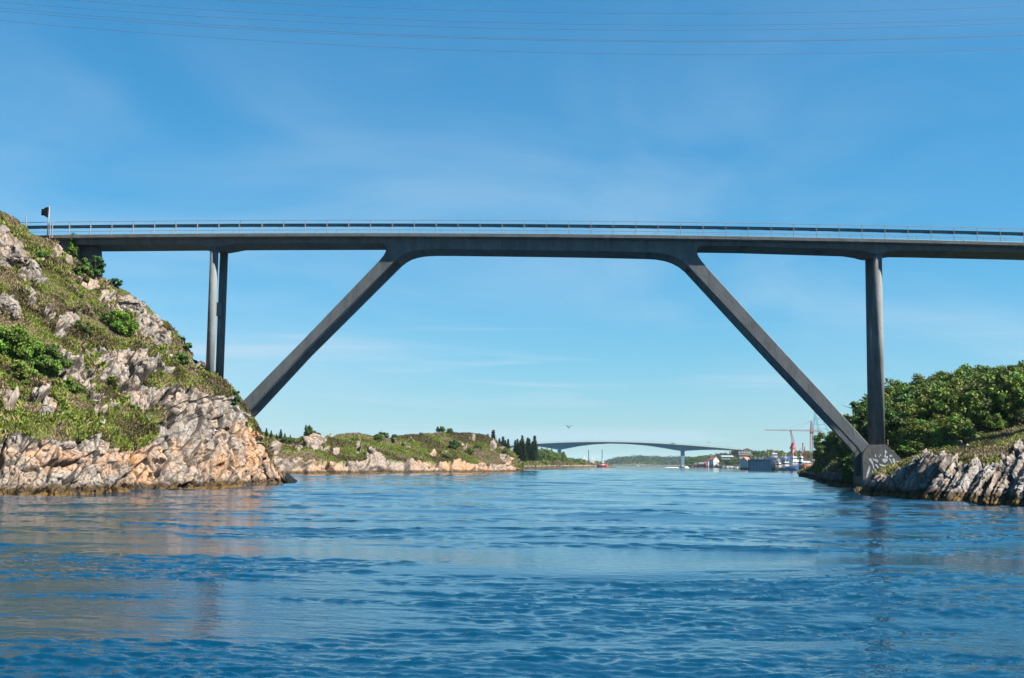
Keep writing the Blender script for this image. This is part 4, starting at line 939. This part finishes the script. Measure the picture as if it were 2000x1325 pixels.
for x0_, w_, zz in ((1093, 1.9, 879.3), (1334.5, 1.9, 881.5)):
    x_, z_ = fx(x0_, zz); MB().loft([[(x_ - w_ * k, 3, h_), (x_ + w_ * k, 3, h_), (x_ + w_ * k, 7, h_), (x_ - w_ * k, 7, h_)] for k, h_ in ((.85, -1.5), (1, z_ + .4))]).build('pier', FB, fb)
for x0_ in (1058, 1069, 1078):
    x_, z_ = fx(x0_, 874); MB().loft([[(x_ - .5, 3, h_), (x_ + .5, 3, h_), (x_ + .5, 7, h_), (x_ - .5, 7, h_)] for h_ in (-1.5, z_)]).build('pier', FB, fb)
# car on the distant bridge
def car_mesh(parent, L_=4.4, m=None):
    m = m or mat('car_paint', (.08, .09, .10), .3)
    b = MB().loft([[(x, y, z) for y, z in ((-.85, .35), (-.88, .7), (-.8, h_), (.8, h_), (.88, .7), (.85, .35))] for x, h_ in ((-2.2, .75), (-2.1, .9), (-1.2, .95), (1.1, .95), (2.0, .85), (2.2, .6))]).build('body', m, parent)
    MB().loft([[(-1.7, -.75, .93), (1.1, -.75, .93), (1.1, .75, .93), (-1.7, .75, .93)], [(-1.3, -.62, 1.45), (.4, -.62, 1.45), (.4, .62, 1.45), (-1.3, .62, 1.45)]]).build('cabin', mat('car_glass', (.02, .03, .04), .1), parent)
    for x in (-1.35, 1.35):
        for y in (-.8, .62): MB().tube((x, y, .34), (x, y + .18, .34), .34, .34, 14).build('wheel', BLACK, parent)
x_, z_ = fx(1315, 867); cr1 = empty('car', (fo.x + x_, FY + 2.6, float(np.interp(x_, xs_, zt_)))); car_mesh(cr1); meta(cr1, 'tiny dark car driving across the distant bridge', 'car')

# ------------------------------------------------------------------ town and harbour
def W(px, py, Y): return at(px, py, Y)
RED = mat('red_paint', (.26, .03, .028), .6, vary=.2); ORANGE = mat('tile_orange', (.34, .11, .06), .8, vary=.2, vscale=1.5); WHT = mat('white_wall', (.50, .50, .49), .7, vary=.06)
TEAL = mat('teal_wall', (.06, .20, .25), .7, vary=.15); GREYR = mat('grey_roof', (.22, .23, .24), .8, vary=.15); DARK = mat('dark_wood', (.06, .045, .04), .8, vary=.2); GLASS = mat('window_glass', (.04, .06, .08), .15)
STONE = mat('stone_base', (.20, .19, .18), .9, vary=.3, vscale=1.0)
def house(px, Y, wd, dp, hw, hr, rz, wall_m, roof_m, label, base=0.0, z=1.8, wins=(), cat='house', name='house', grp=None, ridge_x=False):
    p = at(px, 905, Y); o = empty(name, (p.x, Y, z), rz); meta(o, label, cat, grp)
    if base: MB().box(-wd/2 + .1, wd/2 - .1, .1, dp - .1, -3, base).build('basement', STONE, o)
    b = base; e = .35
    if not ridge_x:   # gable faces the camera
        g = [(-wd/2, b), (wd/2, b), (wd/2, b + hw), (0, b + hw + hr), (-wd/2, b + hw)]
        MB().prism([(x, 0, z_) for x, z_ in g], [(x, dp, z_) for x, z_ in g]).build('wall', wall_m, o)
        for s in (-1, 1):
            q = [(0, b + hw + hr + .05), (s * (wd/2 + e), b + hw - e * hr / (wd / 2) + .05), (s * (wd/2 + e), b + hw - e * hr / (wd / 2) + .3), (0, b + hw + hr + .3)]
            MB().prism([(x, -e, z_) for x, z_ in q], [(x, dp + e, z_) for x, z_ in q]).build('roof', roof_m, o)
    else:
        MB().box(-wd/2, wd/2, 0, dp, b, b + hw).build('wall', wall_m, o)
        q = [(-e, b + hw - .1), (dp / 2, b + hw + hr), (dp + e, b + hw - .1)]
        MB().prism([(-wd/2 - e, y, z_) for y, z_ in q], [(wd/2 + e, y, z_) for y, z_ in q]).build('roof', roof_m, o)
    for x, z_, w_, h_ in wins:
        wn = MB().box(x - w_/2 - .12, x + w_/2 + .12, -.06, .05, z_ - .12, z_ + h_ + .12).build('window', WHT, o); MB().box(x - w_/2, x + w_/2, -.08, -.03, z_, z_ + h_).build('pane', GLASS, wn)
    return o
house(1399, 1235, 6.8, 8, 4.6, 3.0, .45, WHT, ORANGE, 'tall white gabled house with orange tiled roof on a stone base by the water', base=2.6, z=.5, wins=[(-1.9, 3.9, .9, 1.3), (0, 3.9, .9, 1.3), (1.9, 3.9, .9, 1.3), (-.9, 6.6, .8, 1.1), (.9, 6.6, .8, 1.1)])
house(1388, 1250, 5.5, 7, 4.0, 2.4, .45, WHT, RED, 'small house with red roof left of the tall white house', base=1.5, z=.5, wins=[(0, 2.6, .9, 1.2)])
house(1362.5, 1250, 4.4, 7, 2.3, 1.6, .1, RED, GREYR, 'small red boathouse farthest left on the town shore', z=.6, wins=[(0, 1.0, .9, 1)], cat='boathouse', name='boathouse')
house(1378.5, 1245, 4.6, 8, 2.6, 1.9, .7, RED, GREYR, 'red boathouse with pale grey roof left of the white house', z=.6, wins=[(0, 1.2, .9, 1)], cat='boathouse', name='boathouse')
house(1370.5, 1250, 4.6, 5, 1.6, .8, 0, DARK, GREYR, 'low dark shed between the two red boathouses', z=.6, cat='shed', name='shed', ridge_x=True)
house(1453, 1000, 6.4, 9, 5.2, 3.0, -.55, TEAL, ORANGE, 'teal gabled house with orange roof beside the floating dock', z=.8, wins=[(-1.4, 2.2, .9, 1.2), (1.4, 2.2, .9, 1.2), (0, 4.9, .8, 1.1)])
o = house(1456, 1120, 11, 9, 3.2, 3.6, 0, mat('tan_wall', (.36, .30, .24), .8), DARK, 'long house with dark brown roof and four white dormers above the quay', z=8.5, ridge_x=True)
for i in range(4):
    x = -2.6 + 2.2 * i; dmr = MB().prism([(x - .55, 1.2, 4.0), (x + .55, 1.2, 4.0), (x + .55, 1.2, 5.6), (x, 1.2, 6.3), (x - .55, 1.2, 5.6)], [(x - .55, 3.8, 4.0), (x + .55, 3.8, 4.0), (x + .55, 3.8, 5.6), (x, 3.8, 6.3), (x - .55, 3.8, 5.6)]).build('dormer', WHT, o)
    MB().box(x - .3, x + .3, 1.14, 1.21, 4.5, 5.3).build('pane', GLASS, dmr)
house(1421, 1180, 11, 9, 2.6, 1.2, 0, mat('grey_wall', (.33, .32, .33), .8), GREYR, 'long low grey building on the slope behind the white house', z=8.0, ridge_x=True, wins=[(-3, .8, 1.2, 1), (0, .8, 1.2, 1), (3, .8, 1.2, 1)], cat='building', name='low_building')
# jetty and small boats
JT = mat('jetty_stone', (.24, .21, .17), .9, vary=.3, vscale=.5)
p = at(1436, 914, 1010); o = MB().box(-11, 11, 0, 5, -2, 1.1).build('jetty', JT, bevel=.2); o.location = (p.x, 1010, 0); meta(o, 'low stone jetty behind the row of small white boats', 'jetty')
def hull(L_, B, D, sheer=.3, n=9, k=.55):
    rings = []
    for i in range(n):
        u = -1 + 2 * i / (n - 1); wv = (1 - max(0, u) ** 2.2 * .97) * (1 - max(0, -u) ** 4 * .25); zt = D + sheer * (u * u if u > 0 else .25 * u * u); x = u * L_ / 2
        rings.append([(x - (0), -B / 2 * wv, zt), (x * .98, -B / 2 * wv * .85, D * .3), (x * .94, -B / 2 * wv * k * .5, -.35), (x * .94, B / 2 * wv * k * .5, -.35), (x * .98, B / 2 * wv * .85, D * .3), (x, B / 2 * wv, zt)])
    return MB().loft(rings)
def motorboat(px, Y, L_, rz, label, grp, col=WHT, top=WHT):
    p = at(px, 910, Y); o = empty('motorboat', (p.x, Y, .05), rz); meta(o, label, 'boat', grp)
    hull(L_, L_ * .34, L_ * .13, .25).build('hull', col, o, bevel=0)
    c = MB().loft([[(-L_ * .18, -L_ * .12, L_ * .12), (L_ * .18, -L_ * .11, L_ * .12), (L_ * .18, L_ * .11, L_ * .12), (-L_ * .18, L_ * .12, L_ * .12)], [(-L_ * .16, -L_ * .10, L_ * .27), (L_ * .06, -L_ * .09, L_ * .27), (L_ * .06, L_ * .09, L_ * .27), (-L_ * .16, L_ * .10, L_ * .27)]]).build('cabin', top, o)
    MB().loft([[(-L_ * .12, -L_ * .118, L_ * .17), (L_ * .12, -L_ * .118, L_ * .17), (L_ * .12, L_ * .118, L_ * .17), (-L_ * .12, L_ * .118, L_ * .17)], [(-L_ * .12, -L_ * .106, L_ * .235), (L_ * .075, -L_ * .104, L_ * .235), (L_ * .075, L_ * .104, L_ * .235), (-L_ * .12, L_ * .106, L_ * .235)]]).build('window', GLASS, c)
    return o
for i, (x, l_) in enumerate([(1412, 4.5), (1417, 6), (1422, 6.5), (1426.5, 6), (1431, 6.5), (1435, 5.5), (1440, 5), (1445, 5)]):
    motorboat(x, 1000 - (i % 2) * 3, l_, .2 * (-1) ** i + (PI / 2 if i % 3 == 0 else 0), 'small white boat moored in the row along the stone jetty', 'white boats moored along the jetty')
sb = motorboat(1335, 1000, 7.2, 0.05, 'white motorboat speeding along under the distant bridge with a wake', None)
motorboat(1242.5, 1700, 7.5, 0, 'tiny white boat far out below the middle of the distant bridge', None)
WAKE = mat('foam', (.75, .80, .83), .8, vary=.1, vscale=2)
wk = MB(); rw = random.Random(4); p = at(1333, 912, 1000)
for i in range(90):
    u = rw.random() ** .8; x = p.x - 2.5 - u * 11; y = 1000 + rw.uniform(-1, 1) * (.5 + u * 1.8); s_ = rw.uniform(.25, .8); h_ = rw.uniform(.10, .35) * (1 - u * .6)
    wk.loft([[(x + math.cos(a) * s_ * k, y + math.sin(a) * s_ * .6 * k, z_) for a in [j * PI / 4 for j in range(8)]] for k, z_ in ((1, -.05), (.8, h_ * .7), (.3, h_))])
for i in range(24):
    x = p.x + 2 + rw.random() * 3; y = 1000 + rw.choice([-1, 1]) * rw.uniform(.8, 1.8); s_ = rw.uniform(.2, .5); wk.loft([[(x + math.cos(a) * s_ * k, y + math.sin(a) * s_ * k, z_) for a in [j * PI / 4 for j in range(8)]] for k, z_ in ((1, -.05), (.8, .2), (.3, .35))])
meta(wk.build('boat_wake', WAKE), 'white foam wake trailing behind the speeding motorboat', 'wake', kind='stuff')

# floating dock
DK = 640.0; BLUE = mat('dock_blue', (.002, .040, .085), .8, vary=.25, vscale=.25, spec=.1); BLUE2 = mat('dock_blue_dark', (.002, .022, .048), .8, vary=.2, spec=.1)
pa = at(1463, 905, DK); pb = at(1506, 905, DK); dkw = pb.x - pa.x; ztopd = at(1463, 897.3, DK).z
fd = empty('floating_dock', (pa.x, DK, 0)); meta(fd, 'big blue floating dock moored at the shipyard', 'floating dock')
MB().box(0, dkw, 0, 3.4, -1, ztopd).build('side_wall', BLUE, fd, bevel=.05)
MB().box(dkw - .5, dkw + 14.5, 26, 29, -1, ztopd).build('side_wall', BLUE2, fd)
MB().box(dkw * .0 + .2, dkw + 13, 3.41, 25.99, -1, 1.3).build('dock_floor', BLUE2, fd)
rb = MB()
for i in range(7): rb.box(dkw * (i + .5) / 7 - .12, dkw * (i + .5) / 7 + .12, -.10, -.003, 0, ztopd - .3)
rb.box(-.05, dkw + .05, -.14, -.003, ztopd - .28, ztopd - .05); rb.build('ribs', BLUE2, fd)
rl_ = MB()
for i in range(13): rl_.tube((dkw * i / 12, .15, ztopd), (dkw * i / 12, .15, ztopd + .9), .05, .05, 5)
rl_.tube((0, .15, ztopd + .9), (dkw, .15, ztopd + .9), .05, .05, 5); rl_.build('railing', POSTW, fd)
for x_, h_, w_ in ((3.2, 1.3, .9), (5.4, 1.0, 1.1), (7.0, 1.5, .8)):
    MB().box(x_, x_ + w_, 1.2, 2.2, ztopd, ztopd + h_).build('deck_box', POSTW, fd, bevel=.05)
MB().tube((dkw * .8, 1.6, ztopd), (dkw * .8, 1.6, ztopd + 4.6), .12, .07, 8).build('light_mast', POSTW, fd)

# ships
def ship(px, Y, L_, B, D, rz, label, hull_m, name='ship', cat='ship', house_at=-.2, tiers=2, mast=7, extra=None, grp=None):
    p = at(px, 910, Y); o = empty(name, (p.x, Y, 0), rz); meta(o, label, cat, grp)
    hull(L_, B, D, 1.4, 13).build('hull', hull_m, o)
    zt = D + .1
    for k in range(tiers):
        w_ = L_ * (.095 - .02 * k); hs = MB().box(house_at * L_ - w_, house_at * L_ + w_, -B * .36 + k * .3, B * .36 - k * .3, zt - .4, zt + 2.3).build('deckhouse', WHT, o, bevel=.12)
        wn = MB()
        for i in range(5):
            x = house_at * L_ - w_ * .8 + w_ * 1.6 * i / 4; wn.box(x - .25, x + .25, -B * .36 + k * .3 - .03, B * .36 - k * .3 + .03, zt + 1.0, zt + 1.7)
        wn.build('window', GLASS, hs); zt += 2.35
    mm = MB().tube((house_at * L_, 0, zt - .1), (house_at * L_, 0, zt + mast), .16, .06, 8)
    for q_ in (.35, .6, .8): mm.tube((house_at * L_, -1.2 * (1 - q_ * .6), zt + mast * q_), (house_at * L_, 1.2 * (1 - q_ * .6), zt + mast * q_), .07, .07, 5); mm.tube((house_at * L_ - 1.1 * (1 - q_ * .6), 0, zt + mast * q_), (house_at * L_ + 1.1 * (1 - q_ * .6), 0, zt + mast * q_), .07, .07, 5)
    mm.box(house_at * L_ - .9, house_at * L_ + .9, -.25, .25, zt + mast * .45, zt + mast * .5); mm.build('mast', WHT, o)
    bo = MB(); bo.tube((-.30 * L_, 0, D), (-.30 * L_, 0, D + 3.4), .12, .10, 6); bo.tube((-.30 * L_, 0, D + 1.2), (-.46 * L_, .8, D + 4.6), .08, .06, 6); bo.tube((.22 * L_, 0, D), (.22 * L_, 0, D + 2.6), .10, .08, 6); bo.tube((.22 * L_, 0, D + 2.6), (house_at * L_, 0, zt + mast * .8), .035, .035, 4)
    bo.tube((-.30 * L_, 0, D + 3.4), (house_at * L_, 0, zt + mast * .9), .035, .035, 4); bo.build('derrick_boom', mat('boom_yellow', (.45, .30, .08), .6), o)
    gx = MB(); g_r = random.Random(int(px))
    for i in range(9):
        x = g_r.uniform(-.42, .30) * L_; y = g_r.uniform(-.3, .3) * B; a_ = g_r.uniform(.2, .5); gx.box(x - a_, x + a_, y - a_, y + a_, D - .2, D + g_r.uniform(.4, 1.1))
    gx.build('deck_gear', mat('deck_gear', (.30, .22, .16), .8, col2=(.10, .16, .20), vscale=1.2), o, bevel=.04)
    rr_ = MB()
    for u in np.linspace(-.45, .38, 11):
        for s in (-1, 1): rr_.tube((u * L_, s * B * .46, D), (u * L_, s * B * .46, D + .9), .04, .04, 4)
    for s in (-1, 1): rr_.tube((-.45 * L_, s * B * .46, D + .9), (.38 * L_, s * B * .46, D + .9), .04, .04, 4)
    rr_.build('railing', POSTW, o)
    return o
NAVY = mat('navy_hull', (.015, .05, .13), .45, vary=.2); DGREEN = mat('dark_hull', (.02, .045, .05), .5, vary=.2); ORH = mat('orange_hull', (.48, .12, .05), .5, vary=.15)
s1 = ship(1537, 655, 13, 4.6, 2.2, .12, 'blue hulled workboat with white deckhouse moored beside the floating dock', NAVY, 'workboat', 'workboat', -.05, 1, 4.5)
MB().box(-.42 * 13, -.2 * 13, -1.6, 1.6, 2.2, 3.0).build('deck_cargo', ORANGE, s1, bevel=.1); MB().box(2.6, 4.6, -1.5, 1.5, 2.2, 2.9).build('deck_cargo', POSTW, s1, bevel=.1)
s2 = ship(1563, 672, 9.5, 4.4, 2.8, -.5, 'fishing boat with orange hull and white rail, its bow turned to the left', ORH, 'fishing_boat', 'fishing boat', .05, 2, 5.5)
s3 = ship(1549, 700, 18, 5.5, 3.0, .3, 'dark hulled fishing vessel with tall white masts behind the workboat', DGREEN, 'fishing_vessel', 'fishing boat', .02, 2, 6.5)
s4 = ship(1517, 668, 15, 5.0, 5.2, .05, 'white ship standing inside the floating dock behind its side wall', NAVY, 'ship', 'ship', -.1, 1, 3.6)
s4.location.z = 1.6
s5 = ship(1522, 645, 7, 3.0, 1.6, .4, 'small dark tugboat with pale wheelhouse at the right end of the floating dock', DGREEN, 'tugboat', 'tugboat', -.05, 1, 2.6)
# cranes
CRED = mat('crane_red', (.30, .035, .055), .55, vary=.15); CPINK = mat('crane_pale_red', (.34, .14, .14), .6, vary=.1); LBLUE = mat('pale_blue_steel', (.30, .55, .60), .6, vary=.1)
def lattice(mb, a, b, w0, w1, n, r=.10, rb_=.05):
    a = Vector(a); b = Vector(b); d_ = (b - a).normalized(); u = d_.cross(Vector((0, 1, 0)))
    if u.length < .01: u = Vector((1, 0, 0))
    u.normalize(); v = d_.cross(u).normalized(); R = []
    for i in range(n + 1):
        t = i / n; c = a.lerp(b, t); w_ = (w0 * (1 - t) + w1 * t) / 2; R.append([c + u * w_ + v * w_, c - u * w_ + v * w_, c - u * w_ - v * w_, c + u * w_ - v * w_])
    for k in range(4): mb.tube(R[0][k], R[n][k], r, r, 4)
    for i in range(n):
        for k in range(4):
            j = (k + 1) % 4; mb.tube(R[i][k], R[i + 1][j] if i % 2 else R[i + 1][j], rb_, rb_, 4, False); mb.tube(R[i][k], R[i][j], rb_, rb_, 4, False)
    return mb
CYD = 760.0
def cl(px, py, o): p = at(px, py, CYD); return (p.x - o.location.x, 0, p.z - o.location.z)
p = at(1584.5, 905, CYD); tc_ = empty('tower_crane', (p.x, CYD, 0)); meta(tc_, 'tall red tower crane with a long pale horizontal jib', 'crane', 'shipyard cranes')
lattice(MB(), cl(1584.5, 908, tc_), cl(1584.5, 843, tc_), 1.3, 1.3, 16, .11, .06).build('tower', CPINK, tc_)
lattice(MB(), cl(1584.5, 842, tc_), cl(1584.3, 822.5, tc_), 1.3, .35, 6, .13, .07).build('tower_top', CRED, tc_)
lattice(MB(), cl(1583, 841.3, tc_), cl(1494, 840.5, tc_), .9, .7, 34, .07, .045).build('jib', CPINK, tc_)
lattice(MB(), cl(1586, 842, tc_), cl(1606, 843, tc_), .9, .8, 8, .07, .045).build('counter_jib', CPINK, tc_)
x_, _, z_ = cl(1585.5, 844.5, tc_); MB().box(x_ - .9, x_ + .9, -.8, .8, z_ - .9, z_ + .6).build('cabin', CRED, tc_, bevel=.08)
for q_ in (1530, 1552): MB().tube(cl(1584.3, 823, tc_), cl(q_, 840, tc_), .05, .05, 4).build('stay', CPINK, tc_)
p = at(1549.5, 905, CYD); sc_ = empty('slewing_crane', (p.x, CYD, 0)); meta(sc_, 'stout red slewing crane with a raised lattice jib in the shipyard', 'crane', 'shipyard cranes')
x0_, _, z0_ = cl(1549.5, 882, sc_); x1_, _, z1_ = cl(1549.5, 865, sc_)
pt = MB()
for sx in (-1, 1):
    for sy in (-1, 1): pt.tube((sx * 1.9, sy * 1.9, 0), (sx * 1.1, sy * 1.1, z0_), .28, .24, 6)
pt.tube((-1.5, -1.5, z0_ * .5), (1.5, -1.5, z0_ * .5), .18, .18, 5); pt.tube((-1.7, -1.7, 1), (1.1, -1.1, z0_ * .95), .12, .12, 5); pt.build('portal', CRED, sc_)
MB().loft([[(math.cos(a) * r_, math.sin(a) * r_, z_) for a in [k * PI / 6 for k in range(12)]] for r_, z_ in ((1.3, z0_), (1.7, z0_ + .5), (1.7, z0_ + 2.6), (1.4, z0_ + 3.6), (1.1, z1_))]).build('machine_house', CRED, sc_)
MB().box(-2.1, -.9, -1.0, .4, z0_ + 1.6, z0_ + 3.0).build('cab', RED, sc_, bevel=.08)
lattice(MB(), cl(1549.5, 866, sc_), cl(1544, 840.5, sc_), 1.4, .5, 9, .11, .06).build('jib', CPINK, sc_)
MB().tube(cl(1552, 866, sc_), cl(1544, 841, sc_), .05, .05, 4).build('stay', CPINK, sc_)
p = at(1567.5, 905, CYD); mc = empty('mast_crane', (p.x, CYD, 0)); meta(mc, 'slim red crane mast between the red cranes', 'crane', 'shipyard cranes')
MB().tube(cl(1567, 902, mc), cl(1568, 868, mc), .38, .26, 8).build('mast', CRED, mc); lattice(MB(), cl(1574, 900, mc), cl(1571, 872, mc), .7, .4, 8, .08, .05).build('boom', CRED, mc)
MB().loft([[(math.cos(a) * r_ + cl(1568, 867, mc)[0], math.sin(a) * r_, z_ + cl(1568, 867, mc)[2]) for a in [k * PI / 4 for k in range(8)]] for r_, z_ in ((.2, -.5), (.45, -.2), (.45, .3), (.15, .6))]).build('head', DARK, mc)
p = at(1602, 905, CYD + 30); bc = empty('derrick', (p.x, CYD + 30, 0)); meta(bc, 'tall pale blue lattice derrick half hidden behind the right bridge leg', 'crane', 'shipyard cranes')
def c2(px, py): q = at(px, py, CYD + 30); return (q.x - bc.location.x, 0, q.z)
bl = MB()
for a, b in (((1589, 900), (1588, 840)), ((1588, 840), (1590, 820)), ((1590, 820), (1596, 800)), ((1604, 900), (1598, 835)), ((1598, 835), (1592, 806)), ((1592, 806), (1592, 795)), ((1622, 900), (1618, 842)), ((1618, 842), (1606, 812)), ((1606, 812), (1596, 796))):
    lattice(bl, c2(*a), c2(*b), 1.0, .9, 6, .12, .06)
bl.build('legs', LBLUE, bc)
bl = MB()
for y_, xa, xb in ((830, 1589, 1612), (838, 1588, 1617), (818, 1591, 1608), (852, 1588, 1620), (870, 1588, 1620)): lattice(bl, c2(xa, y_), c2(xb, y_), .8, .8, 8, .09, .05)
for a, b in (((1590, 830), (1600, 818)), ((1600, 818), (1612, 830)), ((1588, 852), (1600, 838)), ((1600, 838), (1618, 852)), ((1588, 870), (1602, 852)), ((1602, 852), (1619, 870))): bl.tube(c2(*a), c2(*b), .10, .10, 4)
bl.build('bracing', LBLUE, bc)
# white tank and quay buildings by the ships
p = at(1582, 913.5, 620); o = empty('storage_tank', (p.x, 620, 0)); meta(o, 'round white tank on the quay beside the wooded point', 'tank')
MB().loft([[(math.cos(a) * r_, math.sin(a) * r_, z_) for a in [k * PI / 8 for k in range(16)]] for r_, z_ in ((.5, -.3), (.9, .1), (1.05, .8), (.9, 1.4), (.5, 1.8))]).build('shell', WHT, o, True); MB().tube((.0, 0, 1.7), (0, 0, 2.1), .2, .2, 8).build('hatch', POSTW, o)
for i, (x, Y, w_, h_, m_, lab) in enumerate([(1573, 740, 7, 3.4, WHT, 'low white shed on the quay behind the fishing boats'), (1556, 745, 9, 4.0, BLUE, 'blue shed on the quay behind the fishing boats'), (1530, 735, 8, 3.2, GREYR, 'grey shed on the quay behind the workboat')]):
    house(x, Y, w_, 8, h_, 1.0, .1, m_, GREYR, lab, z=1.2, ridge_x=True, cat='shed', name='shed', wins=[(-w_ * .25, 1, 1, 1), (w_ * .25, 1, 1, 1)])
# quay of the headland
HQ = 850.0
def tank(px, Y, w_, h_, label):
    p = at(px, 905, Y); o = empty('silo_building', (p.x, Y, 1.6)); meta(o, label, 'building', 'white buildings on the headland quay')
    MB().box(-w_/2, w_/2, 0, w_, 0, h_).build('wall', WHT, o, bevel=.1); MB().box(-w_ * .3, w_ * .2, .5, w_ * .6, h_, h_ + 1.4).build('roof_house', WHT, o, bevel=.08)
    MB().box(w_/2 + .003, w_/2 + 1.2, .5, w_ * .7, 0, h_ * .6).build('annex', POSTW, o, bevel=.05); MB().box(-w_ * .25, w_ * .05, -.05, .02, .1, 1.8).build('door', GREYR, o)
tank(1140.5, HQ, 3.2, 4.2, 'white stepped building farthest left on the headland quay'); tank(1156.5, HQ, 2.8, 4.0, 'white block building between the two tall dark poles')
for x, yt, lab in ((1149.6, 879.5, 'tall dark pole left of the white block building on the quay'), (1176, 879, 'tall dark pole above the red workboat on the quay')):
    p = at(x, 905, HQ - 4); zt2 = at(x, yt, HQ - 4).z; o = MB().tube((0, 0, 0), (0, 0, zt2), .28, .24, 8).tube((0, 0, zt2), (0, 0, zt2 + .15), .34, .34, 8).build('mooring_pole', mat('pole_dark', (.07, .06, .06), .7)); o.location = (p.x, HQ - 4, 0); meta(o, lab, 'pole', 'mooring poles on the headland quay')
b1 = ship(1177, 835, 7.5, 3.0, 1.2, .25, 'red hulled workboat with white cabin at the end of the headland', RED, 'workboat', 'workboat', 0, 1, 2.4)
p = at(1150, 905, HQ - 8); o = MB().box(-3.4, 3.4, 0, 3, -.6, 1.5).box(-2, 1.5, .5, 2.4, 1.5, 2.2).build('barge', DARK, bevel=.12); o.location = (p.x, HQ - 8, 0); meta(o, 'dark work barge between the poles on the headland quay', 'barge')
p = at(1198, 910, 800); o = MB().loft([[(x, y, z) for y, z in ((-1.2 * k, -.3), (-.8 * k, .5 * k), (.6 * k, .6 * k), (1.2 * k, -.3))] for x, k in ((-2.2, .2), (-1, 1), (.8, .8), (2.4, .15))]).build('rock', ROCK_I); o.location = (p.x, 800, 0); meta(o, 'low skerry just off the end of the headland', 'rock')
p = water_pt(1571, 926.5); gr_ = motorboat(1571, p.y, 4.2, .2, 'small grey rowing boat beside the wooded point', None, col=STONE, top=GREYR)

HZ = bpy.data.materials.new('haze_air'); HZ.use_nodes = True; hn = HZ.node_tree.nodes; hn.remove(hn['Principled BSDF'])
pv = hn.new('ShaderNodeVolumePrincipled'); pv.inputs['Color'].default_value = (.55, .80, .95, 1); pv.inputs['Density'].default_value = .00004; pv.inputs['Anisotropy'].default_value = 0.0
HZ.node_tree.links.new(pv.outputs[0], hn['Material Output'].inputs['Volume'])
hz = MB().box(-9500, 9500, -9500, 9500, -16, 60).build('haze', HZ); meta(hz, kind='stuff')

# ------------------------------------------------------------------ gulls
GW = mat('gull_white', (.62, .62, .61), .7); GG = mat('gull_grey', (.10, .11, .13), .7); BEAK = mat('beak_yellow', (.65, .42, .05), .5)
def gull_standing(loc, rz, label, s=1.0):
    o = empty('gull', loc, rz); meta(o, label, 'bird', 'gulls'); o.scale = (s, s, s)
    path = [(-.34, .27, .012, .02), (-.26, .285, .04, .035), (-.12, .28, .085, .085), (.0, .27, .10, .105), (.10, .28, .095, .105), (.17, .325, .065, .075), (.195, .38, .045, .05), (.205, .43, .045, .05), (.225, .455, .048, .048), (.26, .455, .035, .035), (.285, .45, .012, .012)]
    MB().loft([[(x + (0 if i < 5 or i > 8 else math.sin(a) * hz * -.3), math.cos(a) * wy, z + math.sin(a) * hz) for a in [k * PI / 6 for k in range(12)]] for i, (x, z, wy, hz) in enumerate(path)]).build('body', GW, o, True)
    for sy in (-1, 1):
        MB().loft([[(x, sy * y, z - h_), (x, sy * (y + .018), z), (x, sy * y, z + h_)] for x, y, z, h_ in ((.12, .085, .29, .02), (.05, .098, .295, .06), (-.10, .085, .30, .055), (-.25, .035, .30, .03), (-.42, .012, .285, .008))]).build('wing', GG, o, True)
        MB().tube((0, sy * .045, .20), (.01, sy * .045, .0), .012, .010, 6).tube((.01, sy * .045, .006), (.08, sy * .06, .004), .010, .006, 5).tube((.01, sy * .045, .006), (.08, sy * .03, .004), .010, .006, 5).build('leg', BEAK, o)
    MB().tube((.275, 0, .452), (.345, 0, .435), .013, .004, 6).build('beak', BEAK, o)
    return o
def gull_flying(loc, rz, label, s=1.0, up=.8):
    o = empty('gull', loc, rz); meta(o, label, 'bird', 'gulls'); o.scale = (s, s, s)
    path = [(-.34, 0, .03, .008), (-.24, 0, .05, .02), (-.10, 0, .075, .06), (.04, 0, .085, .075), (.16, .01, .065, .06), (.23, .02, .045, .045), (.29, .02, .035, .035), (.32, .015, .01, .01)]
    MB().loft([[(x, math.cos(a) * wy, z + math.sin(a) * hz) for a in [k * PI / 6 for k in range(12)]] for x, z, wy, hz in path]).build('body', GW, o, True)
    for sy in (-1, 1):
        pts = [(0, .0, .15, -.10), (.25, .5 * up, .17, -.12), (.45, .62 * up, .10, -.12), (.72, .55 * up, -.06, -.16)]
        MB().loft([[(a, sy * (.05 + y), .03 + z * .55 * 1.0), (a, sy * (.05 + y), .045 + z * .55), (b, sy * (.05 + y), .045 + z * .55), (b, sy * (.05 + y), .03 + z * .55)] for y, z, a, b in pts]).build('wing', GG, o)
    MB().tube((.31, 0, .015), (.37, 0, .0), .012, .004, 6).build('beak', BEAK, o)
    return o
def sits(px, py):
    V, G = LH[0], LH[1]; qx, qy = project(V); k = np.argmin((qx - px) ** 2 + (qy - py) ** 2 + np.where(G < 3, 0, 1e9)); p = V.reshape(-1, 3)[k]
    c = V.reshape(-1, 3); near = c[(np.abs(c[:, 0] - p[0]) < .25) & (np.abs(c[:, 1] - p[1]) < .25)]; return Vector((p[0], p[1], near[:, 2].max() - .01))
gull_standing(sits(199, 840), -.5, 'white gull with grey wings standing on a rock above the left cliff', 1.0)
gull_standing(sits(421, 865), 2.6, 'white gull sitting on the rock face near the cliff tip', .85)
gull_flying(at(1111, 836, 170), 2.0, 'gull with raised dark wings flying above the strait', .85, 1.1)
gull_flying(at(1383, 865, 260), .3, 'tiny white gull flying in front of the distant bridge', .8, .5)
